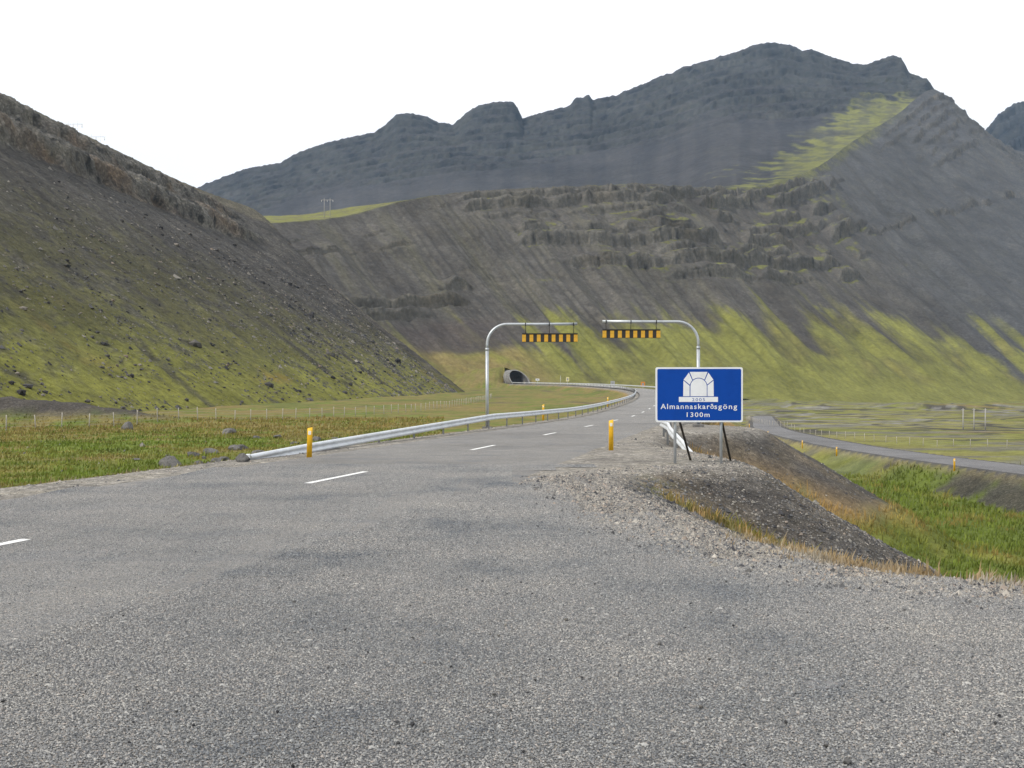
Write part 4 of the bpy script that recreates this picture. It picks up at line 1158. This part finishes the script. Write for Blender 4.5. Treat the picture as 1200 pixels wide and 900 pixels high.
# ------------------------------------------------------------------ power poles
def surf(V, x, y):
    q = V.reshape(-1, 3); j = np.argmin((q[:, 0] - x)**2 + (q[:, 1] - y)**2); return float(q[j, 2])
def h_frame(x, y, z, label, hgt, gap, rad=0.16, group=None, arm=True, rz=0.0, mat='pole_timber'):
    root = empty('power_pole', (x, y, z), rz); tag(root, label, 'power pole', group)
    for sx in (-1, 1):
        MB().tube([(sx * gap / 2, 0, -1.0), (sx * gap / 2, 0, hgt)], [rad * 1.15, rad * 0.8], 8).build('pole', mat, root)
    if arm:
        MB().box((0, 0.2, hgt - 1.2), (gap * 2.1, 0.22, rad * 1.5)).build('crossarm', mat, root)
        for sx in (-1, 0, 1):
            MB().tube([(sx * gap * 0.98, 0.2, hgt - 1.36), (sx * gap * 0.98, 0.2, hgt - 2.6)], 0.14, 7).build('insulator', 'insulator', root)
x_, y_ = -136.0, 722.0
h_frame(x_, y_, surf(CH, x_, y_) - 0.5, 'two legged power pole standing on the green terrace edge', 14.5, 4.3, 0.2)
x_, y_ = -203.0, 935.0
h_frame(x_, y_, surf(CH, x_, y_) - 2, 'distant power pole showing over the green terrace', 11.0, 4.2, 0.2)
for x_, y_, hh_, lb in ((-174.5, 390.0, 9.5, 'thin power pole with crossarm above the brow of the dark scree hill'), (-170.5, 402.0, 8.0, 'second thin power pole lower along the brow of the scree hill')):
    h_frame(x_, y_, surf(LH[0], x_, y_) - 0.5, lb, hh_, 3.6, 0.09, 'power poles on the brow of the scree hill', mat='insulator')
for qx, lb in ((1128.6, 'outer grey timber pole of the three in the field'), (1141.4, 'middle grey timber pole of the three in the field'), (1154.7, 'outer grey timber pole of the three in the field')):
    yy = 192.0; xx = yy * (qx - 600) / 1150
    zz = H(xx, yy)
    root = empty('telephone_pole', (xx, yy, zz)); tag(root, lb, 'pole', 'row of timber poles on the valley floor')
    MB().tube([(0, 0, -0.5), (0, 0, 4.3)], [0.13, 0.10], 8).build('pole', 'pole_timber', root)
    MB().box((0, 0.06, 4.05), (0.7, 0.07, 0.09)).build('crossarm', 'pole_timber', root)

# ------------------------------------------------------------------ small signs near the tunnel
def far_spot(px, s_, lo=330, hi=520):
    best = None
    for i in range(len(RC)):
        if lo < RC[i, 1] < hi:
            x_ = RC[i, 0] + RN[i, 0] * s_; y_ = RC[i, 1] + RN[i, 1] * s_
            e = abs(600 + 1150 * x_ / y_ - px)
            if best is None or e < best[0]: best = (e, x_, y_)
    return best[1], best[2]
def small_sign(px, s_, label, mat, w_, h_, pole, lo=330, hi=520, shape='rect'):
    x_, y_ = far_spot(px, s_, lo, hi); z_ = H(x_, y_)
    root = empty('small_sign', (x_, y_, z_)); tag(root, label, 'road sign')
    MB().tube([(0, 0, -1.5), (0, 0, pole)], 0.07, 8).build('post', 'galvanised', root)
    if w_:
        if shape == 'tri': MB().prism([(-w_ / 2, pole - h_), (w_ / 2, pole - h_), (0, pole)], -0.12, -0.08).build('plate', mat, root)
        else: MB().box((0, -0.1, pole - h_ / 2), (w_, 0.04, h_), None, 0.01).build('plate', mat, root)
        MB().box((0, -0.135, pole - h_ / 2), (w_ * 0.5, 0.02, h_ * 0.5)).build('emblem', 'reflector_grey', root)
small_sign(630, 6.0, 'small white sign on a short post nearest the tunnel mouth', 'sign_white', 1.9, 1.0, 3.0)
small_sign(657, 6.2, 'bare thin pole standing between the small signs', 'sign_white', 0, 0, 4.6)
small_sign(665, 6.4, 'small pale yellow sign beside the bare pole', 'warning_yellow', 1.5, 2.0, 3.8)
small_sign(718, 6.5, 'small grey sign at the far bend of the road', 'sign_back', 1.6, 1.8, 2.6, 250, 420)
small_sign(753.5, 6.5, 'small orange sign at the far bend of the road', 'warning_orange', 1.3, 1.6, 2.6, 200, 330)

# ------------------------------------------------------------------ boulders
def rock_mesh(seed, sub=3, flat=0.7):
    r_ = np.random.default_rng(seed)
    bm = bmesh.new(); bmesh.ops.create_icosphere(bm, subdivisions=sub, radius=1)
    v = np.array([q.co[:] for q in bm.verts])
    # chop with random planes for an angular block, then roughen
    for _ in range(11):
        n = r_.normal(size=3); n /= np.linalg.norm(n); d = r_.uniform(0.55, 0.85)
        k_ = v @ n - d; v = v - np.clip(k_, 0, None)[:, None] * n[None, :] * 0.92
    v = v * (1 + 0.10 * fbm(v[:, 0] * 2 + seed, v[:, 1] * 2, v[:, 2] * 2, o=4))[:, None]
    v[:, 2] *= flat
    for q, c_ in zip(bm.verts, v): q.co = c_
    me = bpy.data.meshes.new('boulder'); bm.to_mesh(me); bm.free()
    tone = r_.uniform(0.8, 1.25); base = C_(0.135, 0.13, 0.127) * tone
    n_ = fbm(v[:, 0] * 1.5 + seed, v[:, 1] * 1.5, v[:, 2] * 1.5, o=3)
    c = mixc(np.broadcast_to(base, v.shape), base * C_(0.6, 0.62, 0.55), sstep(0, 0.35, n_))
    c = mixc(c, C_(0.19, 0.185, 0.17), sstep(0.15, 0.4, -n_) * 0.7)
    attr(me, 'Col', c); me.materials.append(MATS['stone'])
    for p in me.polygons: p.use_smooth = False
    return me
def boulder(x, y, r_, label, group=None, seed=0, sq=(1, 1, 1)):
    o = link('boulder', rock_mesh(seed)); o.location = (x, y, H(x, y) + r_ * 0.22 * sq[2])
    o.scale = (r_ * sq[0], r_ * sq[1], r_ * sq[2]); o.rotation_euler = (random.uniform(-.2, .2), random.uniform(-.2, .2), random.uniform(0, 6))
    tag(o, label, 'boulder', group)
boulder(-10.1, 29.0, 0.36, 'large pale grey boulder in the grass by the road edge', seed=21, sq=(1.1, 0.9, 1.1))
boulder(-28.3, 72.0, 0.52, 'rounded dark boulder against the meadow fence', seed=22, sq=(0.95, 0.9, 1.35))
boulder(-6.95, 25.3, 0.24, 'grey stone at the low end of the long guard rail', seed=23)
for j, (qx, qd, rr_) in enumerate([(226, 36, .28), (247, 37.5, .30), (232, 31, .17), (253, 31.5, .22), (262, 33, .26), (268, 62, .42), (276, 40, .33), (284, 41, .35), (301, 53, .26), (325, 55, .28), (303, 36, .25), (296, 33, .22), (240, 34, .14), (196, 36, .13), (160, 33, .14), (345, 47, .24), (371, 50, .28), (392, 52, .22), (410, 54, .24)]):
    boulder(qd * (qx - 600) / 1150, qd, rr_, 'grey basalt boulder lying in the grass between fence and road', 'boulders in the left meadow', seed=40 + j, sq=(random.uniform(0.9, 1.4), random.uniform(0.8, 1.2), random.uniform(0.7, 1.1)))

# ------------------------------------------------------------------ scattered stuff
def ico(n_sub=0):
    bm = bmesh.new(); bmesh.ops.create_icosphere(bm, subdivisions=max(n_sub, 1), radius=1)
    v = np.array([q.co[:] for q in bm.verts]); f = np.array([[q.index for q in p.verts] for p in bm.faces]); bm.free()
    return v, f
IV, IF = ico(1)
def scatter_rocks(name, P, size, colr, label, cat, flat=0.65, smooth=False):
    n = len(P); V = len(IV)
    jit = 1 + rng.uniform(-0.32, 0.32, (n, V))
    ang = rng.uniform(0, 2 * np.pi, n); ca, sa = np.cos(ang), np.sin(ang)
    st = np.stack([rng.uniform(0.8, 1.35, n), rng.uniform(0.7, 1.1, n), rng.uniform(0.5, 0.95, n) * flat / 0.65], 1) * np.asarray(size)[:, None]
    v = IV[None] * jit[..., None] * st[:, None, :]
    vx = v[..., 0] * ca[:, None] - v[..., 1] * sa[:, None]; vy = v[..., 0] * sa[:, None] + v[..., 1] * ca[:, None]
    W_ = np.stack([vx, vy, v[..., 2]], -1) + np.asarray(P)[:, None, :]
    F = IF[None] + (np.arange(n) * V)[:, None, None]
    me = mesh_np(name, W_.reshape(-1, 3), F.reshape(-1, 3), smooth)
    attr(me, 'Col', np.repeat(np.clip(colr, 0.02, 0.6), V, axis=0)); me.materials.append(MATS['stone'])
    return tag(link(name, me), label, cat, kind='stuff')
# smaller stones: octahedra for the gravel
OV = np.array([(1, 0.1, -0.4), (0, 1, -0.4), (-1, -0.1, -0.4), (0.1, -1, -0.4), (0.15, 0.1, 0.9)], dtype=float)
OF = np.array([(0, 1, 4), (1, 2, 4), (2, 3, 4), (3, 0, 4)])

def stone_colours(n, light=0.5, tone=1.0):
    pal = np.array([(0.06, 0.06, 0.065), (0.11, 0.11, 0.112), (0.17, 0.165, 0.16), (0.25, 0.235, 0.21), (0.34, 0.315, 0.28), (0.30, 0.25, 0.21)])
    w_ = np.array([1.4, 2.0, 2.0, 2.0 * light * 2, 1.4 * light * 2, 0.8 * light * 2]); w_ /= w_.sum()
    return pal[rng.choice(len(pal), n, p=w_)] * rng.uniform(0.8, 1.2, (n, 1)) * tone

def gravel():
    # candidates spread evenly over the picture's solid angle, kept where the ground is loose stone
    n = 260000; n2_ = 150000; nb_ = 60000
    th = np.radians(np.r_[rng.uniform(-34, 36, n - n2_), rng.uniform(-1, 27, n2_)]); r = np.exp(np.r_[rng.uniform(math.log(6.5), math.log(62), n - n2_), rng.uniform(math.log(8), math.log(30), n2_)])
    x, y = r * np.sin(th), r * np.cos(th)
    # a windrow of loose stone along the apron rim
    rim = APRON[4:14]; rl = np.r_[0, np.cumsum(np.hypot(*np.diff(rim, axis=0).T))]
    tt_ = rl[-3] * rng.uniform(0, 1, nb_)**1.3; off = rng.normal(-0.12, 0.33, nb_)
    sx = np.interp(tt_, rl, rim[:, 0]); sy = np.interp(tt_, rl, rim[:, 1]); ex_ = np.interp(tt_ + 0.05, rl, rim[:, 0]) - sx; ey_ = np.interp(tt_ + 0.05, rl, rim[:, 1]) - sy; el_ = np.hypot(ex_, ey_) + 1e-9
    x = np.r_[x, sx - ey_ / el_ * off]; y = np.r_[y, sy + ex_ / el_ * off]; r = np.hypot(x, y); n = len(x)
    g = ground_info(x, y)
    ap = poly_sd(x, y, APRON)
    berm = np.exp(-((ap + 0.15) / 0.55)**2) * (x > 0.2)
    verge = (g['dR'] > -0.9) & (g['dR'] < 0.8)
    bank = (g['dR'] >= 0.8) & (g['dR'] < 6.0) & (g['s'] > 0) & (y < 62)
    nn = fbm(x / 1.6, y / 1.6, o=3)
    p = np.where(verge, 0.55 + 0.3 * nn, 0) + 0.8 * berm + np.where(bank, 0.5 + 0.5 * nn, 0)
    p = np.where((g['s'] < 0) & (g['dR'] > 0.6), 0.03, p)
    p[-nb_:] = np.where((x[-nb_:] < 14) & (np.abs(x[-nb_:]) < 0.6 * y[-nb_:] + 1), 0.9, 0)
    keep = rng.uniform(0, 1, n) < p
    x, y, r = x[keep], y[keep], r[keep]; z = g['z'][keep]; vg = (verge | (berm > 0.3))[keep]
    m = len(x)
    size = rng.lognormal(math.log(0.0095), 0.55, m) * (0.75 + r / 22)
    size = np.where(vg, size * 0.66, size)
    colr = np.where(vg[:, None], stone_colours(m, 0.85, 1.1), stone_colours(m, 0.2, 0.9))
    jit = 1 + rng.uniform(-0.35, 0.35, (m, 5))
    ang = rng.uniform(0, 6.28, m)
    v = OV[None] * jit[..., None] * (np.stack([rng.uniform(0.9, 1.5, m), rng.uniform(0.7, 1.1, m), rng.uniform(0.5, 0.9, m)], 1) * size[:, None])[:, None, :]
    ca, sa = np.cos(ang)[:, None], np.sin(ang)[:, None]
    Wv = np.stack([v[..., 0] * ca - v[..., 1] * sa + x[:, None], v[..., 0] * sa + v[..., 1] * ca + y[:, None], v[..., 2] + (z + size * 0.15)[:, None] + np.where(poly_sd(x, y, APRON) < 0, 0.014, 0)[:, None]], -1)
    F = OF[None] + (np.arange(m) * 5)[:, None, None]
    me = mesh_np('loose_gravel', Wv.reshape(-1, 3), F.reshape(-1, 3), False)
    attr(me, 'Col', np.repeat(np.clip(colr, 0.02, 0.5), 5, axis=0)); me.materials.append(MATS['stone'])
    tag(link('loose_gravel', me), 'loose grey stones along road verges and banks', 'gravel', kind='stuff')
    # single dark chips lying on the seal
    n = 800
    th = np.radians(rng.uniform(-34, 34, n)); r = np.exp(rng.uniform(math.log(4.0), math.log(17), n))
    x, y = r * np.sin(th), r * np.cos(th)
    k_ = (poly_sd(x, y, APRON) < -0.2) | (ground_info(x, y)['dR'] < -1)
    x, y = x[k_], y[k_]
    sz = rng.lognormal(math.log(0.0055), 0.42, len(x))
    scatter_rocks('loose_chips', np.stack([x, y, np.full(len(x), 0.004) + sz * 0.3], 1), sz, stone_colours(len(x), 0.1, 0.6), 'dark stone chips strewn over the road seal', 'stone chips')
gravel()

def seal_chips():
    def tile(nper, seed, rad):
        r_ = np.random.default_rng(seed); k = int(math.sqrt(nper)); gx, gy = np.meshgrid((np.arange(k) + 0.5) / k - 0.5, (np.arange(k) + 0.5) / k - 0.5)
        m = k * k
        cx = gx.ravel() + r_.uniform(-0.6, 0.6, m) / k; cy = gy.ravel() + r_.uniform(-0.6, 0.6, m) / k
        sz = r_.lognormal(math.log(rad), 0.28, m); an = r_.uniform(0, 6.28, m)
        v = OV[None] * (1 + r_.uniform(-0.4, 0.4, (m, 5)))[..., None] * (np.stack([r_.uniform(0.9, 1.5, m), r_.uniform(0.7, 1.1, m), r_.uniform(0.35, 0.8, m)], 1) * sz[:, None])[:, None, :]
        ca, sa = np.cos(an)[:, None], np.sin(an)[:, None]
        W_ = np.stack([v[..., 0] * ca - v[..., 1] * sa + cx[:, None], v[..., 0] * sa + v[..., 1] * ca + cy[:, None], v[..., 2] + 0.001], -1)
        me = mesh_np('chip_tile', W_.reshape(-1, 3), (OF[None] + (np.arange(m) * 5)[:, None, None]).reshape(-1, 3), False)
        pal = np.array([(0.085, 0.088, 0.093), (0.15, 0.152, 0.156), (0.20, 0.199, 0.198), (0.26, 0.256, 0.248), (0.36, 0.35, 0.33), (0.31, 0.278, 0.252)])
        c_ = pal[r_.choice(6, m, p=[0.15, 0.24, 0.26, 0.18, 0.11, 0.06])] * r_.uniform(0.95, 1.3, (m, 1))
        attr(me, 'Col', np.repeat(c_, 5, axis=0)); me.materials.append(MATS['chip'])
        return bpy.data.objects.new('chip_tile', me)
    tiles = [tile(7200, 1, 0.0056), tile(7200, 2, 0.0056), tile(4400, 3, 0.0066), tile(4400, 4, 0.0066)]
    sets = [[], [], [], []]
    for iy in range(3, 24):
        for ix in range(-16, 18):
            x, y = ix + 0.5, iy + 0.5
            if abs(x) > 0.56 * (y + 0.6) + 0.6: continue
            g = ground_info([x], [y]); a_ = poly_sd(np.array([x]), np.array([y]), APRON)[0]
            if min(a_, g['dR'][0] + 0.9) > -0.42: continue
            zt = 0.006 * max(0.0, 1 - (g['s'][0] / HALF)**2) + 0.003 if abs(g['s'][0]) < HALF - 0.2 else 0.0
            sets[(0 if y < 10 else 2) + random.randint(0, 1)].append((x, y, zt))
    ng = bpy.data.node_groups.new('chip_spread', 'GeometryNodeTree')
    ng.interface.new_socket('Geometry', in_out='INPUT', socket_type='NodeSocketGeometry'); ng.interface.new_socket('Geometry', in_out='OUTPUT', socket_type='NodeSocketGeometry')
    gi, go = ng.nodes.new('NodeGroupInput'), ng.nodes.new('NodeGroupOutput')
    # one mesh of anchor points, a face-free vertex per square metre; attribute picks the tile
    P_ = [p for st_ in sets for p in st_]; T_ = [i for i, st_ in enumerate(sets) for p in st_]
    me = bpy.data.meshes.new('seal_chips'); me.from_pydata(P_, [], [])
    at = me.attributes.new('pick', 'INT', 'POINT'); at.data.foreach_set('value', np.array(T_, dtype=np.int32))
    at = me.attributes.new('turn', 'FLOAT_VECTOR', 'POINT'); at.data.foreach_set('vector', np.array([(0, 0, random.randint(0, 3) * math.pi / 2) for _ in P_], dtype=np.float32).ravel())
    join = ng.nodes.new('GeometryNodeJoinGeometry')
    for i, t_ in enumerate(tiles):
        oi = ng.nodes.new('GeometryNodeObjectInfo'); oi.inputs[0].default_value = t_
        na = ng.nodes.new('GeometryNodeInputNamedAttribute'); na.data_type = 'INT'; na.inputs[0].default_value = 'pick'
        cmp = ng.nodes.new('FunctionNodeCompare'); cmp.data_type = 'INT'; cmp.operation = 'EQUAL'; cmp.inputs[3].default_value = i
        ng.links.new(na.outputs[0], cmp.inputs[2])
        nr = ng.nodes.new('GeometryNodeInputNamedAttribute'); nr.data_type = 'FLOAT_VECTOR'; nr.inputs[0].default_value = 'turn'
        ip = ng.nodes.new('GeometryNodeInstanceOnPoints')
        ng.links.new(gi.outputs[0], ip.inputs['Points']); ng.links.new(cmp.outputs[0], ip.inputs['Selection'])
        ng.links.new(oi.outputs['Geometry'], ip.inputs['Instance']); ng.links.new(nr.outputs[0], ip.inputs['Rotation'])
        ng.links.new(ip.outputs[0], join.inputs[0])
    ng.links.new(join.outputs[0], go.inputs[0])
    o = link('seal_chips', me); md = o.modifiers.new('chips', 'NODES'); md.node_group = ng
    tag(o, 'rough stone chips bedded in the road seal', 'stone chips', kind='stuff')
seal_chips()

def hill_rubble():
    P, N, gm = LH
    n = 8000
    iu = rng.integers(60, 349, n); iw = (rng.beta(1.0, 2.6, n) * 190).astype(int)
    p = P[iu, iw]
    # clusters running down the fall line
    cl = fbm(iu / 14.0, iw / 40.0, o=3)
    keep = (rng.uniform(0, 1, n) < sstep(0.0, 0.3, cl) * 0.95 + 0.05) & (p[:, 2] > -1.5)
    p = p[keep]; d = np.hypot(p[:, 0], p[:, 1])
    sz = rng.lognormal(math.log(0.13), 0.6, len(p)) * (0.6 + d / 220)
    sz = np.minimum(sz, 1.3)
    c = stone_colours(len(p), 0.15, 0.6) * C_(1.04, 1.0, 0.96)
    scatter_rocks('scree_rubble', p + C_(0, 0, 0.05), sz, c, 'dark rubble scattered on the mossy foot of the scree hill', 'rubble')
    n = 50000
    iu = rng.integers(60, 420, n); iw = (rng.beta(1.0, 2.0, n) * 185).astype(int)
    p = P[iu, iw] * 0.5 + P[iu + 1, iw + rng.integers(0, 2, n)] * 0.5
    cl = fbm(iu / 9.0, iw / 30.0, o=3); keep = (rng.uniform(0, 1, n) < sstep(-0.15, 0.25, cl) * 0.85 + 0.15) & (p[:, 2] > -1.5)
    p = p[keep]; m = len(p); d = np.hypot(p[:, 0], p[:, 1])
    size = rng.lognormal(math.log(0.11), 0.5, m) * (0.5 + d / 200)
    v = OV[None] * (1 + rng.uniform(-0.4, 0.4, (m, 5)))[..., None] * (np.stack([rng.uniform(0.9, 1.5, m), rng.uniform(0.7, 1.1, m), rng.uniform(0.5, 0.9, m)], 1) * size[:, None])[:, None, :]
    an = rng.uniform(0, 6.28, m); ca, sa = np.cos(an)[:, None], np.sin(an)[:, None]
    W_ = np.stack([v[..., 0] * ca - v[..., 1] * sa, v[..., 0] * sa + v[..., 1] * ca, v[..., 2]], -1) + p[:, None, :]
    me = mesh_np('scree_stones', W_.reshape(-1, 3), (OF[None] + (np.arange(m) * 5)[:, None, None]).reshape(-1, 3), False)
    attr(me, 'Col', np.repeat(stone_colours(m, 0.25, 0.62), 5, axis=0)); me.materials.append(MATS['stone'])
    tag(link('scree_stones', me), 'small dark stones strewn down the scree hill', 'scree', kind='stuff')
hill_rubble()

def grass(name, n, tmin, tmax, rmin, rmax, keepf, hgt, label, tint=None):
    th = np.radians(rng.uniform(tmin, tmax, n)); r = np.exp(rng.uniform(math.log(rmin), math.log(rmax), n))
    x, y = r * np.sin(th), r * np.cos(th)
    g = ground_info(x, y); c, st = ground_cover(x, y, g)
    p, dry = keepf(x, y, g, st)
    k_ = rng.uniform(0, 1, n) < p
    x, y, r, z, c, dry = x[k_], y[k_], r[k_], g['z'][k_], c[k_], dry[k_]
    m = len(x)
    clump = fbm(x / 0.9, y / 0.9, o=3)
    hh = hgt(x, y, r) * np.clip(rng.lognormal(0, 0.35, m), 0.4, 2.2) * (1 + 0.8 * clump) * mix(1.0, 1.5, dry)
    wd = (0.0035 + 0.00055 * r) * rng.uniform(0.7, 1.4, m)
    a = rng.uniform(0, 6.28, m); lean = rng.normal(0.28, 0.22, m); la = rng.normal(0.5, 1.1, m)
    bx, by = np.cos(a) * wd, np.sin(a) * wd
    ml = np.stack([np.cos(la), np.sin(la)], 1) * (lean * hh)[:, None]
    base = np.stack([x, y, z - 0.02], 1)
    v0 = base + np.stack([bx, by, 0 * bx], 1); v1 = base - np.stack([bx, by, 0 * bx], 1)
    mid = base + np.stack([ml[:, 0] * 0.35, ml[:, 1] * 0.35, hh * 0.6], 1)
    v2 = mid - np.stack([bx, by, 0 * bx], 1) * 0.7; v3 = mid + np.stack([bx, by, 0 * bx], 1) * 0.7
    v4 = base + np.stack([ml[:, 0], ml[:, 1], hh], 1)
    V = np.stack([v0, v1, v2, v3, v4], 1)
    i = (np.arange(m) * 5)[:, None]
    F = np.stack([np.concatenate([i, i + 1, i + 2], 1), np.concatenate([i, i + 2, i + 3], 1), np.concatenate([i + 3, i + 2, i + 4], 1)], 1)
    cc_ = c * rng.uniform(0.75, 1.45, (m, 1)) * C_(1.15, 1.15, 1.1) * (1 + 0.9 * fbm(x / 1.7 + 3, y / 1.7, o=3))[:, None]
    cc_ = mixc(cc_, C_(0.20, 0.17, 0.04), sstep(0.1, 0.4, fbm(x / 4 + 11, y / 4, o=3)) * rng.uniform(0, 0.8, m))
    cc_ = mixc(cc_, DRY * 1.35, dry * rng.uniform(0.5, 1.0, m))
    me = mesh_np(name, V.reshape(-1, 3), F.reshape(-1, 3), True)
    attr(me, 'Col', np.repeat(np.clip(cc_, 0.01, 0.6), 5, axis=0)); me.materials.append(MATS['grass_blades'])
    tag(link(name, me), label, 'grass', kind='stuff')

def k_left(x, y, g, st):
    p = (1 - sstep(0.25, 0.6, st)) * (g['s'] < -4) * (g['dR'] > 0.7) * 1.0
    dry = sstep(0.1, 0.6, fbm(x / 3, y / 3, o=3) + sstep(45, 80, y) * 0.3) * 0.45
    return p, dry
grass('meadow_grass', 60000, -33, -4, 13, 110, k_left, lambda x, y, r: 0.055 + 0.0010 * r, 'short green and tan meadow grass left of the road')
def k_right(x, y, g, st):
    p = (1 - sstep(0.2, 0.5, st)) * (g['s'] > 3) * (g['dR'] > 0.35) * (g['od'] > 0.5)
    fr = np.exp(-((g['dR'] - 4.5) / 2.4)**2) * (x > 3) * (y > 18) * (y < 110)
    dry = np.clip(fr * 1.2 + 0.5 * sstep(0.15, 0.5, fbm(x / 2, y / 2, o=3) + 0.5 * fbm(x / 9, y / 9, o=2)), 0, 1)
    return p, dry
grass('ditch_grass', 95000, 5, 35, 8.6, 95, k_right, lambda x, y, r: 0.085 + 0.0022 * r, 'lush green grass filling the ditch right of the road')
def k_edge(x, y, g, st):
    ap = poly_sd(x, y, APRON)
    e = np.exp(-((ap - 0.55) / 0.45)**2) * (x > 2.3) * sstep(-0.15, 0.2, fbm(x / 0.8, y / 0.8, o=2) + sstep(2.2, 3.6, x) * 0.2) * (y < 12.5)
    return e * sstep(2.2, 3.2, x), 0.75 * sstep(-0.3, 0.3, fbm(x / 0.7 + 4, y / 0.7, o=2) + 0.3 * sstep(2.5, 3.6, x) - 0.1)
grass('dry_edge_grass', 26000, 9, 34, 8.4, 14, k_edge, lambda x, y, r: 0.055 + 0.02 * sstep(3, 4.5, x), 'dry straw coloured grass along the junction edge')

# ------------------------------------------------------------------ air
def haze():
    mb = MB().box((0, 0, 475), (10100, 10100, 990))
    m, t, b = new_mat('haze_air')
    t.nodes.remove(b)
    v = node(t, 'ShaderNodeVolumePrincipled', Density=0.000055)
    v.inputs['Color'].default_value = (0.42, 0.66, 1.0, 1)
    v.inputs['Anisotropy'].default_value = 0.2
    t.links.new(v.outputs[0], t.nodes['Material Output'].inputs['Volume'])
    o = mb.build('haze', 'haze_air'); tag(o, 'thin blue summer air over the valley', 'haze', kind='stuff')
haze()
